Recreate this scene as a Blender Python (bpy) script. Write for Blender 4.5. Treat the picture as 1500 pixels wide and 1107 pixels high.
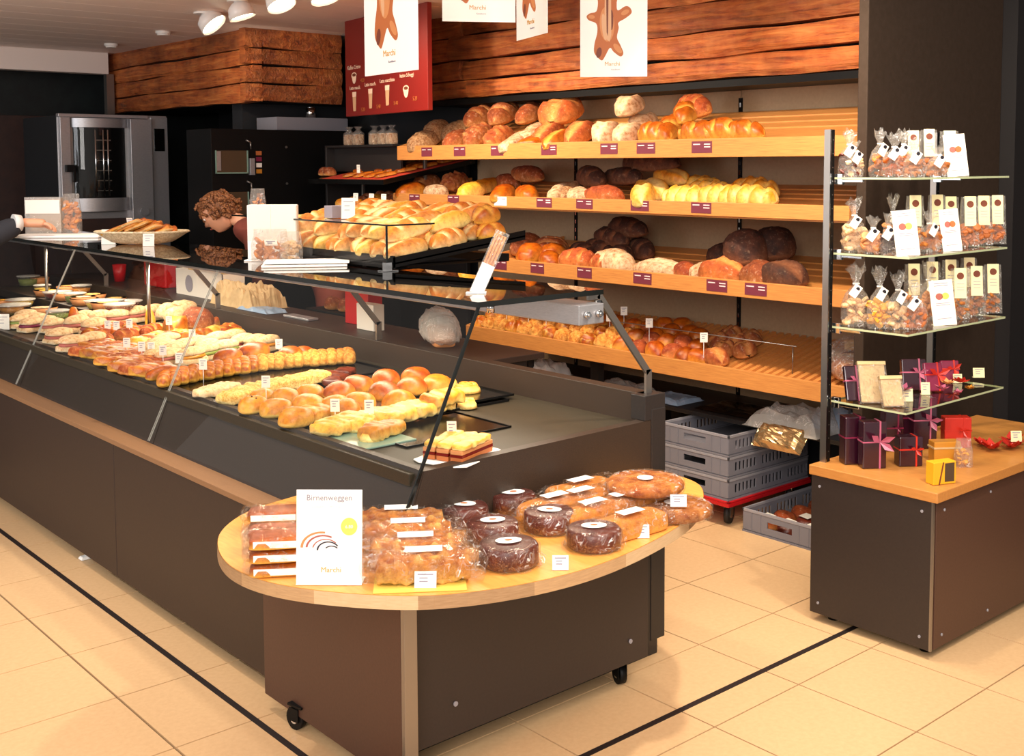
import bpy, bmesh, math, random
from mathutils import Vector, Matrix, noise, Euler
import numpy as np
R = math.radians
rnd = random.Random(7)
for o in list(bpy.data.objects): bpy.data.objects.remove(o)
SC = bpy.context.scene
COL = SC.collection

# ---------------------------------------------------------------- camera
FPX, CX, CY, YAW, PIT, ROL, CH = 1685.97, 795.5, 365.8, -.7287, -.0736, -.0032, 1.62
CM = (Matrix.Rotation(YAW, 3, 'Z') @ Matrix.Rotation(math.pi/2 + PIT, 3, 'X') @ Matrix.Rotation(ROL, 3, 'Z'))
cam_d = bpy.data.cameras.new('camera'); cam = bpy.data.objects.new('camera', cam_d); COL.objects.link(cam)
cam.matrix_world = Matrix.Translation((0, 0, CH)) @ CM.to_4x4()
cam_d.sensor_fit = 'HORIZONTAL'; cam_d.sensor_width = 36; cam_d.lens = FPX/1500*36
cam_d.shift_x = -(CX-750)/1500; cam_d.shift_y = (CY-553.5)/1500
cam_d.clip_start = .05; cam_d.clip_end = 60
SC.camera = cam
CPOS = Vector((0, 0, CH))
def ray(px, py): return CM @ Vector(((px-CX)/FPX, -(py-CY)/FPX, -1))
def at(px, py, ax, v):
    d = ray(px, py); i = 'xyz'.index(ax); t = (v-CPOS[i])/d[i]; return CPOS + d*t
def atp(px, py, x0, z0, k):              # on the sloping plane z = z0 + k (x - x0)
    d = ray(px, py); t = (z0 - k*x0 - CPOS.z)/(d.z - k*d.x); return CPOS + d*t

# ---------------------------------------------------------------- world, light, exposure
W = bpy.data.worlds.new('world'); SC.world = W; W.use_nodes = True
W.node_tree.nodes['Background'].inputs[0].default_value = (1, .93, .87, 1)
W.node_tree.nodes['Background'].inputs[1].default_value = .42
SC.view_settings.view_transform = 'Standard'; SC.view_settings.look = 'None'
SC.view_settings.gamma = 1; SC.view_settings.use_curve_mapping = False
SC.view_settings.exposure = 0.3
WARM = (1, .84, .64); WARM2 = (1, .89, .76)
def area(name, loc, size, energy, col=WARM, target=None, size_y=None, spread=180):
    l = bpy.data.lights.new(name, 'AREA'); l.energy = energy; l.color = col; l.size = size
    if size_y: l.shape = 'RECTANGLE'; l.size_y = size_y
    l.spread = R(spread)
    o = bpy.data.objects.new(name, l); COL.objects.link(o); o.location = loc
    d = (Vector(target)-Vector(loc)) if target else Vector((0, 0, -1))
    o.rotation_euler = d.to_track_quat('-Z', 'Y').to_euler(); return o
def spot(name, loc, target, energy, angle=70, blend=.6, col=WARM, r=.05):
    l = bpy.data.lights.new(name, 'SPOT'); l.energy = energy; l.color = col; l.spot_size = R(angle); l.spot_blend = blend
    l.shadow_soft_size = r
    o = bpy.data.objects.new(name, l); COL.objects.link(o); o.location = loc
    o.rotation_euler = (Vector(target)-Vector(loc)).to_track_quat('-Z', 'Y').to_euler(); return o
# ceiling light over the customers' side and the aisle, with two added fill lights
area('ceiling_light_hall', (.7, 2.6, 2.9), 1.6, 26, WARM2)
area('ceiling_light_entrance', (2.0, .3, 2.9), 1.4, 40, WARM2, (2.4, 1.8, .5))
area('camera_side_fill', (-1.6, -.9, 2.7), 2.4, 190, (1, .95, .9), (2.3, 2.7, .8))  # added soft fill from behind the camera, lifts the floor shadows
area('left_fill', (-.9, 5.0, 1.9), 1.6, 52, (.93, .95, 1), (3.3, 8.0, 2.1))  # added cool fill from the left, brightens ceiling and oven front
for i, (y, e) in enumerate([(2.2, 60), (2.72, 70), (4.15, 80), (4.75, 60), (5.3, 45)]):
    spot('shelf_spot', (3.12, y, 2.46), (4.35, y+.1, 1.15), e, 105, .8, WARM)
for (x, y, tx, ty, e) in [(2.6, 1.9, 2.0, 2.4, 95), (2.9, 1.1, 3.8, 2.15, 70), (2.3, 3.4, 2.1, 3.2, 50), (3.3, 2.6, 3.4, 2.6, 25), (2.2, 4.4, 2.4, 4.2, 60), (2.2, 5.9, 2.3, 5.9, 45), (1.4, 3.9, 1.2, 3.7, 60), (3.0, .9, 2.7, 1.3, 30)]:
    spot('down_spot', (x, y, 2.46), (tx, ty, .7), e, 80, .7, WARM2)
# the strip lamp hung under the counter's top glass
area('counter_strip_lamp', (2.40, 5.0, 1.125), .05, 32, WARM, (2.2, 5.0, .7), 4.8)
bpy.data.objects['counter_strip_lamp'].rotation_euler = (0, R(12), 0)
spot('counter_spot', (3.1, 5.55, 2.46), (3.0, 6.1, 1.3), 40, 70, .7, WARM2)
spot('corner_spot', (3.05, 6.6, 2.3), (3.66, 7.0, 2.25), 20, 55, .7, WARM)

# ---------------------------------------------------------------- materials
MATS = {}
def hexc(h):
    h = h.lstrip('#'); c = [int(h[i:i+2], 16)/255 for i in (0, 2, 4)]
    return tuple(((v+.055)/1.055)**2.4 if v > .04045 else v/12.92 for v in c) + (1,)
def newmat(name):
    m = bpy.data.materials.new(name); m.use_nodes = True; MATS[name] = m
    nt = m.node_tree; return m, nt, nt.nodes['Principled BSDF']
def plain(name, col, rough=.5, metal=0, spec=.5, emit=0, coat=0):
    m, nt, b = newmat(name); c = hexc(col) if isinstance(col, str) else tuple(col)+(1,)
    b.inputs['Base Color'].default_value = c; b.inputs['Roughness'].default_value = rough
    b.inputs['Metallic'].default_value = metal; b.inputs['Specular IOR Level'].default_value = spec
    b.inputs['Coat Weight'].default_value = coat
    if emit: b.inputs['Emission Color'].default_value = c; b.inputs['Emission Strength'].default_value = emit
    return m
def nd(nt, t, **kw):
    n = nt.nodes.new(t)
    for k, v in kw.items(): setattr(n, k, v)
    return n
def ramp(nt, fac, stops):
    r = nd(nt, 'ShaderNodeValToRGB'); e = r.color_ramp.elements
    while len(e) < len(stops): e.new(.5)
    for i, (p, c) in enumerate(stops):
        e[i].position = p; e[i].color = hexc(c) if isinstance(c, str) else c
    nt.links.new(fac, r.inputs[0]); return r.outputs[0]
def mix(nt, f, a, b, blend='MIX'):
    m = nd(nt, 'ShaderNodeMix', data_type='RGBA', blend_type=blend)
    for i, v in ((0, f), (6, a), (7, b)):
        if hasattr(v, 'is_linked') or isinstance(v, bpy.types.NodeSocket): nt.links.new(v, m.inputs[i])
        elif i == 0: m.inputs[0].default_value = v
        else: m.inputs[i].default_value = hexc(v) if isinstance(v, str) else v
    return m.outputs[2]
def tex(nt, scale, coord='Object', detail=5, stretch=(1, 1, 1), rough=.6, dist=0):
    tc = nd(nt, 'ShaderNodeTexCoord'); mp = nd(nt, 'ShaderNodeMapping'); mp.inputs['Scale'].default_value = stretch
    nt.links.new(tc.outputs[coord], mp.inputs[0])
    n = nd(nt, 'ShaderNodeTexNoise'); n.inputs['Scale'].default_value = scale; n.inputs['Detail'].default_value = detail
    n.inputs['Roughness'].default_value = rough; n.inputs['Distortion'].default_value = dist
    nt.links.new(mp.outputs[0], n.inputs['Vector']); return n.outputs[0]
def bump(nt, b, h, strength=.3, dist=.005):
    bp = nd(nt, 'ShaderNodeBump'); bp.inputs['Strength'].default_value = strength; bp.inputs['Distance'].default_value = dist
    nt.links.new(h, bp.inputs['Height']); nt.links.new(bp.outputs[0], b.inputs['Normal'])
def mottled(name, c1, c2, scale=30, rough=.5, lo=.35, hi=.65, bmp=.1, stretch=(1, 1, 1), spec=.5, coord='Object', metal=0, bd=.003, dist=0):
    m, nt, b = newmat(name); n = tex(nt, scale, coord, stretch=stretch, dist=dist)
    nt.links.new(ramp(nt, n, [(lo, c1), (hi, c2)]), b.inputs['Base Color'])
    b.inputs['Roughness'].default_value = rough; b.inputs['Specular IOR Level'].default_value = spec; b.inputs['Metallic'].default_value = metal
    if bmp: bump(nt, b, n, bmp, bd)
    return m
def crust(name, dark, mid, pale, flour=0, scale=22, rough=.45, bmp=.4, spec=.4, fcol='#e8d2b0'):
    """bread crust: 'tone' on the mesh is 0 on the baked top and 1 on cuts, sides and undersides"""
    m, nt, b = newmat(name)
    a = nd(nt, 'ShaderNodeAttribute'); a.attribute_name = 'tone'
    n = tex(nt, scale); n2 = tex(nt, scale*3, detail=6, rough=.7)
    oi = nd(nt, 'ShaderNodeObjectInfo')
    base = ramp(nt, n, [(.32, dark), (.70, mid)])
    c = mix(nt, a.outputs['Fac'], base, pale)
    c = mix(nt, 1.0, c, ramp(nt, n2, [(.30, (.62, .55, .48, 1)), (.52, (1, 1, 1, 1)), (.75, (1.0, 1.0, 1.0, 1))]), 'MULTIPLY')
    hs = nd(nt, 'ShaderNodeHueSaturation'); mr = nd(nt, 'ShaderNodeMapRange')
    mr.inputs[3].default_value = .82; mr.inputs[4].default_value = 1.15
    nt.links.new(oi.outputs['Random'], mr.inputs[0]); nt.links.new(mr.outputs[0], hs.inputs['Value']); nt.links.new(c, hs.inputs['Color'])
    c = hs.outputs[0]
    if flour:
        fr = ramp(nt, n2, [(.62-flour*.45, (0, 0, 0, 1)), (.95-flour*.25, (.9, .9, .9, 1))])
        c = mix(nt, fr, c, fcol)
    nt.links.new(c, b.inputs['Base Color']); b.inputs['Roughness'].default_value = rough if not flour else .8
    b.inputs['Specular IOR Level'].default_value = spec
    bump(nt, b, n2, bmp, .004)
    return m
def thin_glass(name, tint=(1, 1, 1), spec=1.0, rough=0.0, base=0.0):
    m = bpy.data.materials.new(name); m.use_nodes = True; MATS[name] = m; nt = m.node_tree
    nt.nodes.remove(nt.nodes['Principled BSDF']); out = nt.nodes['Material Output']
    tr = nd(nt, 'ShaderNodeBsdfTransparent'); tr.inputs[0].default_value = tuple(tint)+(1,)
    gl = nd(nt, 'ShaderNodeBsdfGlossy'); gl.inputs['Roughness'].default_value = rough
    fr = nd(nt, 'ShaderNodeLayerWeight'); fr.inputs[0].default_value = .5      # 'Facing' is the same from both sides of a thin sheet
    pw = nd(nt, 'ShaderNodeMath', operation='POWER'); pw.inputs[1].default_value = 5; nt.links.new(fr.outputs['Facing'], pw.inputs[0])
    mu = nd(nt, 'ShaderNodeMath', operation='MULTIPLY_ADD'); mu.inputs[1].default_value = .95*spec; mu.inputs[2].default_value = .05*spec+base; mu.use_clamp = True
    nt.links.new(pw.outputs[0], mu.inputs[0])
    mx = nd(nt, 'ShaderNodeMixShader'); nt.links.new(mu.outputs[0], mx.inputs[0])
    nt.links.new(tr.outputs[0], mx.inputs[1]); nt.links.new(gl.outputs[0], mx.inputs[2]); nt.links.new(mx.outputs[0], out.inputs[0])
    return m, nt, gl, fr
def cello(name, tint=(.97, .95, .92), base=.05, haze=0.0, streak_scale=22):
    m, nt, gl, fr = thin_glass(name, tint, .7, .06, base)
    n = tex(nt, 48, detail=3, dist=2.5); bp = nd(nt, 'ShaderNodeBump'); bp.inputs['Strength'].default_value = 1; bp.inputs['Distance'].default_value = .02
    nt.links.new(n, bp.inputs['Height']); nt.links.new(bp.outputs[0], gl.inputs['Normal']); nt.links.new(bp.outputs[0], fr.inputs['Normal'])
    # painted highlights: narrow white diffuse streaks along the creases of the film
    out = nt.nodes['Material Output']; old = out.inputs[0].links[0].from_socket
    n3 = tex(nt, streak_scale, detail=1.5, dist=2.0); pk = ramp(nt, n3, [(.485, (0, 0, 0, 1)), (.5, (.75, .75, .75, 1)), (.515, (0, 0, 0, 1))])
    n4 = tex(nt, streak_scale*.6, detail=1); pm = ramp(nt, n4, [(.45, (0, 0, 0, 1)), (.6, (1, 1, 1, 1))])
    ml = nd(nt, 'ShaderNodeMath', operation='MULTIPLY'); nt.links.new(pk, ml.inputs[0]); nt.links.new(pm, ml.inputs[1])
    g2 = nd(nt, 'ShaderNodeBsdfDiffuse'); g2.inputs[0].default_value = (.92, .9, .88, 1)
    mx = nd(nt, 'ShaderNodeMixShader'); nt.links.new(ml.outputs[0], mx.inputs[0]); nt.links.new(old, mx.inputs[1]); nt.links.new(g2.outputs[0], mx.inputs[2]); nt.links.new(mx.outputs[0], out.inputs[0])
    if haze:
        out = nt.nodes['Material Output']; old = out.inputs[0].links[0].from_socket
        df = nd(nt, 'ShaderNodeBsdfDiffuse'); df.inputs[0].default_value = (.8, .76, .7, 1)
        mx = nd(nt, 'ShaderNodeMixShader'); mx.inputs[0].default_value = haze
        nt.links.new(old, mx.inputs[1]); nt.links.new(df.outputs[0], mx.inputs[2]); nt.links.new(mx.outputs[0], out.inputs[0])
    return m

mottled('tile', '#d6ad7e', '#dfb889', 60, .38, .3, .7, .03)
plain('grout', '#4f3a26', .9)
plain('rail', '#241a18', .5)
mottled('laminate', '#2a201c', '#302520', 120, .5, .3, .7, .04)
mottled('laminate_lit', '#482d20', '#503326', 120, .5, .3, .7, .04)  # warmer copy of the laminate, lamplight on these faces put into the colour
mottled('laminate_warm', '#2a1a13', '#312017', 120, .5, .3, .7, .04)
mottled('laminate_dark', '#1e1a19', '#26201e', 120, .45, .3, .7, .04)
mottled('case_stone', '#251a12', '#37281c', 400, .5, .35, .65, .03)
mottled('case_deck', '#211a0c', '#332812', 350, .6, .35, .65, .02)
mottled('ledge', '#85603f', '#8f6846', 150, .5, .3, .7, .03)
plain('black', '#0a0909', .5, spec=.2); plain('black_gloss', '#0a0908', .18); plain('dark_wall', '#15161a', .6)
mottled('back_panel', '#a08565', '#aa8f6e', 60, .6, .3, .7, .02)
mottled('pillar', '#36291f', '#3c2e25', 40, .7, .3, .7, .03, spec=.2)
plain('pillar_dark', '#1a1515', .6)
mottled('steel', '#a09ea0', '#b4b2b4', 60, .38, .3, .7, 0, (1, 1, 12), metal=.65)
plain('alu', '#9a938c', .35, .9); plain('chrome', '#d0d0d0', .12, 1); plain('rubber', '#191616', .6)
mottled('shelf_wood', '#b8733a', '#d08d48', 9, .45, .3, .7, .03, (30, 1.2, 30))
mottled('cabinet_wood', '#b8783a', '#c68644', 8, .4, .3, .7, .03, (14, 2, 14))
mottled('table_wood', '#d88e3e', '#e6a250', 8, .4, .3, .7, .03, (14, 2, 14))
mottled('edge_wood', '#b08a62', '#c49c70', 10, .5, .3, .7, .03, (3, 3, 30))
mottled('edge_wood_dark', '#9a7652', '#b08c66', 10, .5, .3, .7, .03, (3, 3, 30)); mottled('edge_wood_pale', '#c8a67c', '#d6b58c', 10, .5, .3, .7, .03, (3, 3, 30))
def beam_mat():
    m, nt, b = newmat('old_wood'); tc = nd(nt, 'ShaderNodeTexCoord'); oi = nd(nt, 'ShaderNodeObjectInfo')
    n = tex(nt, 4, detail=8, stretch=(9, .7, 9), dist=.8); n2 = tex(nt, 14, detail=6); n3 = tex(nt, 2.2, detail=3)
    c = ramp(nt, n, [(.28, '#46190a'), (.45, '#96431a'), (.6, '#b86028'), (.78, '#dc8c48')])
    c = mix(nt, ramp(nt, n2, [(.35, (0, 0, 0, 1)), (.7, (.5, .5, .5, 1))]), c, '#c27a40')
    c = mix(nt, ramp(nt, n3, [(.5, (0, 0, 0, 1)), (.7, (.55, .55, .55, 1))]), c, '#3a1a0c')
    hs = nd(nt, 'ShaderNodeHueSaturation'); mr = nd(nt, 'ShaderNodeMapRange'); mr.inputs[3].default_value = .7; mr.inputs[4].default_value = 1.2
    nt.links.new(oi.outputs['Random'], mr.inputs[0]); nt.links.new(mr.outputs[0], hs.inputs['Value']); nt.links.new(c, hs.inputs['Color'])
    nt.links.new(hs.outputs[0], b.inputs['Base Color']); b.inputs['Roughness'].default_value = .6
    bump(nt, b, n, .7, .02)
beam_mat()
plain('ceiling', '#f0dfd4', .55); plain('ceiling_gap', '#a59080', .8); plain('white_metal', '#e8e2dc', .3)
plain('bulb', (1, .86, .62), .4, emit=14)
plain('paper', '#f6f1ea', .6); plain('card', '#efe6d8', .5); plain('ivory', '#ecdcae', .5); plain('card_text', '#8d8795', .6)
plain('label', '#6f2c3a', .45); plain('label_text', '#e6c9c6', .5); plain('maroon', '#7c1a14', .35); plain('menu_text', '#f2cdb0', .5)
plain('print_orange', '#b0602c', .6); plain('print_brown', '#6e3018', .6); plain('print_pale', '#d0a078', .6); plain('print_logo', '#c99a55', .6)
plain('print_black', '#2b2633', .6); plain('print_red', '#a5584c', .6); plain('print_yellow', '#e9c75a', .5); plain('print_grey', '#948c94', .6); plain('sign_faint', '#dedad8', .6); plain('print_tan', '#c8824c', .6)
plain('grey_plastic', '#75737b', .45); plain('grey_plastic_light', '#918e94', .45); plain('crate_in', '#55585f', .6)
plain('red_plastic', '#b9141c', .35); plain('red_mat', '#c9402c', .6); plain('purple', '#2c0a1a', .2, spec=.8); plain('pink_ribbon', '#b45a76', .3)
plain('magenta', '#7a1c3c', .3); plain('red_bow', '#c22a1c', .35); plain('yellow_box', '#e5a51d', .4); plain('brown_print', '#4b3722', .5)
plain('skin', '#dc9c78', .5); plain('rust_cloth', '#7d3a2c', .8); plain('dark_cloth', '#26262c', .85); plain('white_cloth', '#ddd8d2', .8)
mottled('hair', '#5a2e16', '#9c6438', 60, .6, .35, .65, .6); plain('eye', '#1a120e', .3); plain('lips', '#a0554a', .5)
mottled('wicker', '#b9a17c', '#dcc8a2', 90, .6, .4, .6, .5)
plain('blue_plastic', '#8ea4bd', .3); plain('foil', '#caa878', .2, .8); mottled('kraft', '#c2a06e', '#d8b988', 20, .7, .3, .7, .3)
plain('amber', '#c6832c', .25); plain('green_salad', '#7d8a3c', .5); plain('raisin', '#2a1209', .5); plain('jam', '#6b150e', .25)
thin_glass('glass', (.94, .95, .93), .6); thin_glass('top_glass', (.42, .40, .38), 1.2, 0, .05); thin_glass('shelf_glass', (.88, .92, .84), 1.0)
plain('glass_edge', '#10120f', .15); plain('glass_seam', '#96958c', .3); plain('glass_edge_light', '#b9bf96', .2); plain('glass_green', '#7f9a8a', .2)
cello('cello', (.985, .975, .96), .0); cello('cello_bag', (.98, .965, .94), .03, .07); cello('bag_film', (.93, .91, .9), .06, .35)
crust('gold', '#8c3204', '#c86a12', '#f0b850', 0, 18, .38, .25)
crust('yellow', '#b8620c', '#df9626', '#f6cf74', 0, 18, .4, .25)
crust('baguette', '#b9550c', '#e89a30', '#f8dc9c', .12, 16, .5, .4)
crust('butter', '#d98c1c', '#efb844', '#f8dc90', 0, 24, .4, .3)
crust('brown', '#68290b', '#a04e1e', '#c98848', .15, 20, .55, .5)
crust('red_brown', '#7c2a08', '#b9551c', '#e2944a', .10, 20, .5, .4)
crust('rye', '#241008', '#4c2412', '#7e4a2c', .12, 20, .65, .7, fcol='#a08468')
crust('floury', '#9a5a2c', '#c08a54', '#e2bc8c', .6, 14, .8, .6)
crust('grain', '#7a4a26', '#a87040', '#c79a66', .45, 26, .8, 1.0, fcol='#d4b48a')
crust('seeded', '#b05812', '#e0902c', '#efb862', .35, 26, .6, .9, fcol='#eec06a')
crust('white_roll', '#c98d50', '#e2bb82', '#f0d8ae', .6, 22, .75, .3)
crust('choco', '#4a160a', '#742a14', '#84401e', 0, 14, .35, .3, .5)
crust('nut_cake', '#8f4012', '#d88a3a', '#e8b464', .2, 30, .4, .9, fcol='#8a4a24')
crust('orange_cake', '#b8661e', '#dc9238', '#e5a850', .15, 24, .4, .6, fcol='#a85a1c')
crust('crumb_top', '#c4862e', '#e6b654', '#f2d48a', .4, 40, .7, 1.2, fcol='#f3df9c')
mottled('stone_far', '#121516', '#1d2322', 8, .5); mottled('dark_wood', '#2a1712', '#351e17', 12, .6)
M = MATS

# ---------------------------------------------------------------- geometry helpers
class MB:
    def __init__(s): s.v = []; s.f = []; s.sm = []; s.t = []
    def add(s, vs, fs, smooth=False, tone=0.):
        o = len(s.v); s.v += [tuple(v) for v in vs]; s.f += [tuple(i+o for i in f) for f in fs]; s.sm += [smooth]*len(fs)
        s.t += (list(tone) if hasattr(tone, '__len__') else [tone]*len(vs)); return s
    def box(s, x0, x1, y0, y1, z0, z1, m=None):
        vs = [(x, y, z) for z in (z0, z1) for y in (y0, y1) for x in (x0, x1)]
        if m is not None: vs = [tuple(m @ Vector(v)) for v in vs]
        return s.add(vs, [(0, 2, 3, 1), (4, 5, 7, 6), (0, 1, 5, 4), (2, 6, 7, 3), (0, 4, 6, 2), (1, 3, 7, 5)])
    def cyl(s, p0, p1, r, n=12, r1=None, smooth=True):
        p0, p1 = Vector(p0), Vector(p1); r1 = r if r1 is None else r1; d = (p1-p0).normalized()
        a = d.orthogonal().normalized(); b = d.cross(a); vs = []
        for p, q in ((p0, r), (p1, r1)):
            for i in range(n):
                t = 2*math.pi*i/n; vs.append(p+a*q*math.cos(t)+b*q*math.sin(t))
        o = len(s.v); s.add(vs, [(i, (i+1) % n, n+(i+1) % n, n+i) for i in range(n)], smooth)
        s.f += [tuple(o+i for i in range(n))[::-1], tuple(o+n+i for i in range(n))]; s.sm += [False, False]; return s
    def tube(s, pts, r, n=8):
        for a, b in zip(pts[:-1], pts[1:]): s.cyl(a, b, r, n)
        return s
    def lathe(s, prof, n=24, c=(0, 0, 0), sx=1, sy=1, wob=None):
        vs = []
        for k, (r, z) in enumerate(prof):
            for i in range(n):
                t = 2*math.pi*i/n; w = wob(t, k) if wob else 1
                vs.append((c[0]+r*w*sx*math.cos(t), c[1]+r*w*sy*math.sin(t), c[2]+z))
        fs = [(k*n+i, k*n+(i+1) % n, (k+1)*n+(i+1) % n, (k+1)*n+i) for k in range(len(prof)-1) for i in range(n)]
        o = len(s.v); s.add(vs, fs, True)
        if prof[0][0] > 1e-5: s.f.append(tuple(o+i for i in range(n))[::-1]); s.sm.append(False)
        if prof[-1][0] > 1e-5: s.f.append(tuple(o+(len(prof)-1)*n+i for i in range(n))); s.sm.append(False)
        return s
    def prism(s, pts, z0, z1):
        n = len(pts); o = len(s.v)
        s.add([(x, y, z0) for x, y in pts]+[(x, y, z1) for x, y in pts], [(i, (i+1) % n, n+(i+1) % n, n+i) for i in range(n)])
        s.f += [tuple(o+i for i in range(n))[::-1], tuple(o+n+i for i in range(n))]; s.sm += [False, False]; return s
    def quad(s, a, b, c, d): return s.add([a, b, c, d], [(0, 1, 2, 3)])
    def xf(s, m): s.v = [tuple(m @ Vector(v)) for v in s.v]; return s
    def mesh(s, name, mat):
        me = bpy.data.meshes.new(name); me.from_pydata(s.v, [], s.f); me.materials.append(M[mat] if isinstance(mat, str) else mat)
        me.polygons.foreach_set('use_smooth', s.sm)
        if any(s.t):
            at_ = me.attributes.new('tone', 'FLOAT', 'POINT'); at_.data.foreach_set('value', s.t)
        me.update(); return me
    def build(s, name, mat, parent=None, bevel=0, loc=None):
        o = bpy.data.objects.new(name, s.mesh(name, mat)); COL.objects.link(o)
        if parent is not None: o.parent = parent
        if loc is not None: o.location = loc
        if bevel:
            b = o.modifiers.new('bevel', 'BEVEL'); b.width = bevel; b.segments = 2; b.limit_method = 'ANGLE'
        return o
def inst(name, me, parent=None, loc=(0, 0, 0), rot=(0, 0, 0), sc=1):
    o = bpy.data.objects.new(name, me); COL.objects.link(o)
    if parent is not None: o.parent = parent
    o.location = loc; o.rotation_euler = rot; o.scale = (sc,)*3 if not hasattr(sc, '__len__') else sc; return o
def tag(o, label, cat, group=None, kind=None):
    if label: o['label'] = label
    if cat: o['category'] = cat
    if group: o['group'] = group
    if kind: o['kind'] = kind
    return o
def empty(name, label, cat, loc=(0, 0, 0), rz=0, group=None, rot=None):
    o = bpy.data.objects.new(name, None); COL.objects.link(o); o.location = loc; o.rotation_euler = rot if rot else (0, 0, rz)
    o.empty_display_size = .05; return tag(o, label, cat, group)
def struct(o, label=None): o['kind'] = 'structure'; return tag(o, label, None)
def copy_tree(o, parent=None):
    c = o.copy(); COL.objects.link(c)
    if parent is not None: c.parent = parent
    for ch in [q for q in bpy.data.objects if q.parent == o]: copy_tree(ch, c)
    return c
FONT_CACHE = {}
def text_mesh(body, size, mat, align='CENTER', shear=0, ext=.0006):
    cu = bpy.data.curves.new('text', 'FONT'); cu.body = body; cu.size = size; cu.align_x = align; cu.shear = shear; cu.extrude = ext
    cu.resolution_u = 2
    ob = bpy.data.objects.new('text', cu); COL.objects.link(ob); dg = bpy.context.evaluated_depsgraph_get()
    me = bpy.data.meshes.new_from_object(ob.evaluated_get(dg)); bpy.data.objects.remove(ob)
    me.materials.clear(); me.materials.append(M[mat]); return me
ORD = ['first', 'second', 'third', 'fourth', 'fifth', 'sixth', 'seventh', 'eighth', 'ninth', 'tenth', 'eleventh', 'twelfth', 'thirteenth', 'fourteenth', 'fifteenth', 'sixteenth', 'seventeenth', 'eighteenth', 'nineteenth', 'twentieth']

# ---------------------------------------------------------------- bread
LOAVES = {}
def loaf_mesh(kind, L, Wd, H, mat, seed=0, nu=40, nv=24):
    key = (kind, round(L, 3), round(Wd, 3), round(H, 3), mat, seed)
    if key in LOAVES: return LOAVES[key]
    b = MB(); vs = []; tn = []; off = Vector((seed*7.3, seed*3.1, 0))
    p = {'batard': 2.2, 'bun': 2.0, 'roll': 2.6, 'slab': 6, 'cake': 9, 'braid': 2.8}.get(kind.split('_')[0], 2.4)
    ka = kind.split('_')
    for i in range(nu+1):
        t = -1+2*i/nu; t = math.copysign(abs(t)**.8, t) if p < 4 else t
        rr = max(0, 1-abs(t)**p)**(1/p)
        bend = 0
        if 'crescent' in ka: bend = (t*t)*L*.35
        for j in range(nv):
            a = 2*math.pi*j/nv; ca, sa = math.cos(a), math.sin(a)
            q = .8 if 'slab' not in ka else .45
            x = t*L/2; y = math.copysign(abs(ca)**q, ca)*Wd/2*rr; zz = math.copysign(abs(sa)**q, sa)
            z = zz*H*.68*rr if zz > 0 else zz*H*.32*rr
            tone = 0
            tone = max(0, min(1, (.72-zz)*.62)) if zz > 0 else min(1, .45+(-zz)*.8)
            top = max(0, zz)
            if 'slash' in ka:
                s_ = math.sin(t*math.pi*3.2 + ca*1.3); g = max(0, s_-.35)/.65
                z -= top*g*H*.17*rr; tone = max(tone, g*top*.95)
            if 'long' in ka:
                g = math.exp(-(ca*2.6)**2)*top; z -= g*H*.16*rr; tone = max(tone, g*.95)
            if 'braid' in ka:
                ph = t*math.pi*2.1; lob = abs(math.sin(ph + (math.pi/2 if ca > 0 else 0)))
                z *= .60+.44*lob; y *= .80+.24*lob; tone = max(tone*.7, (1-lob)*.8)
            if 'cross' in ka:
                g = max(math.exp(-(t*5)**2), math.exp(-(ca*rr*4)**2))*top; z -= g*H*.16; tone = max(tone, g*.7)
            if 'ribs' in ka:
                lob = abs(math.sin(t*math.pi*3.5)); z *= .78+.24*lob; y *= .84+.18*lob; tone = max(tone, (1-lob)*.45)
            if 'knob' in ka:
                n_ = noise.noise(Vector((x, y, z))*45+off); z += n_*H*.18*rr; y += n_*Wd*.08*rr; tone = max(tone, max(0, n_))
            n0 = noise.noise(Vector((x, y, z))*(14/max(.06, L)*.09)+off)
            n1 = noise.noise(Vector((x, y, z))*34+off) if p < 4 and L > .15 else 0
            z += (n0*.14+n1*.07)*H*rr*(1 if zz > 0 else .2); y += (n0*.09+n1*.03)*Wd
            vs.append((x, y+bend, z+H*.32*(1 if True else 0))); tn.append(tone)
    zmin = min(v[2] for v in vs); vs = [(x, y, max(z-zmin-H*.05, 0)) for x, y, z in vs]
    fs = [(i*nv+j, (i+1)*nv+j, (i+1)*nv+(j+1) % nv, i*nv+(j+1) % nv) for i in range(nu) for j in range(nv)]
    b.add(vs, fs, True, tn); me = b.mesh('crust', mat); LOAVES[key] = me; return me
def height(me): return max(v.co.z for v in me.vertices)
def bread(name, me, label, cat, loc, rz=0, group=None, rot=None, sc=1):
    o = inst(name, me, None, loc, rot if rot else (0, 0, rz), sc); return tag(o, label, cat, group)
def spiral_mesh(r, h, mat='butter', turns=3, seed=0):
    key = ('spiral', r, h, mat, seed)
    if key in LOAVES: return LOAVES[key]
    b = MB(); n = 30; m = 12; vs = []; tn = []
    for k in range(m+1):
        q = k/m
        for i in range(n):
            a = 2*math.pi*i/n; ph = q*turns*2*math.pi + a; rr = r*q
            z = h*(.75+.25*math.cos(ph))*math.sqrt(max(0, 1-q**6))
            vs.append((rr*math.cos(a), rr*math.sin(a), z)); tn.append(.5-.5*math.cos(ph))
    vs += [(r*.92*math.cos(2*math.pi*i/n), r*.92*math.sin(2*math.pi*i/n), 0) for i in range(n)]; tn += [.8]*n
    fs = [(k*n+i, (k+1)*n+i, (k+1)*n+(i+1) % n, k*n+(i+1) % n) for k in range(m+1) for i in range(n)]
    b.add(vs, fs, True, tn); me = b.mesh('crust', mat); LOAVES[key] = me; return me
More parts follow.
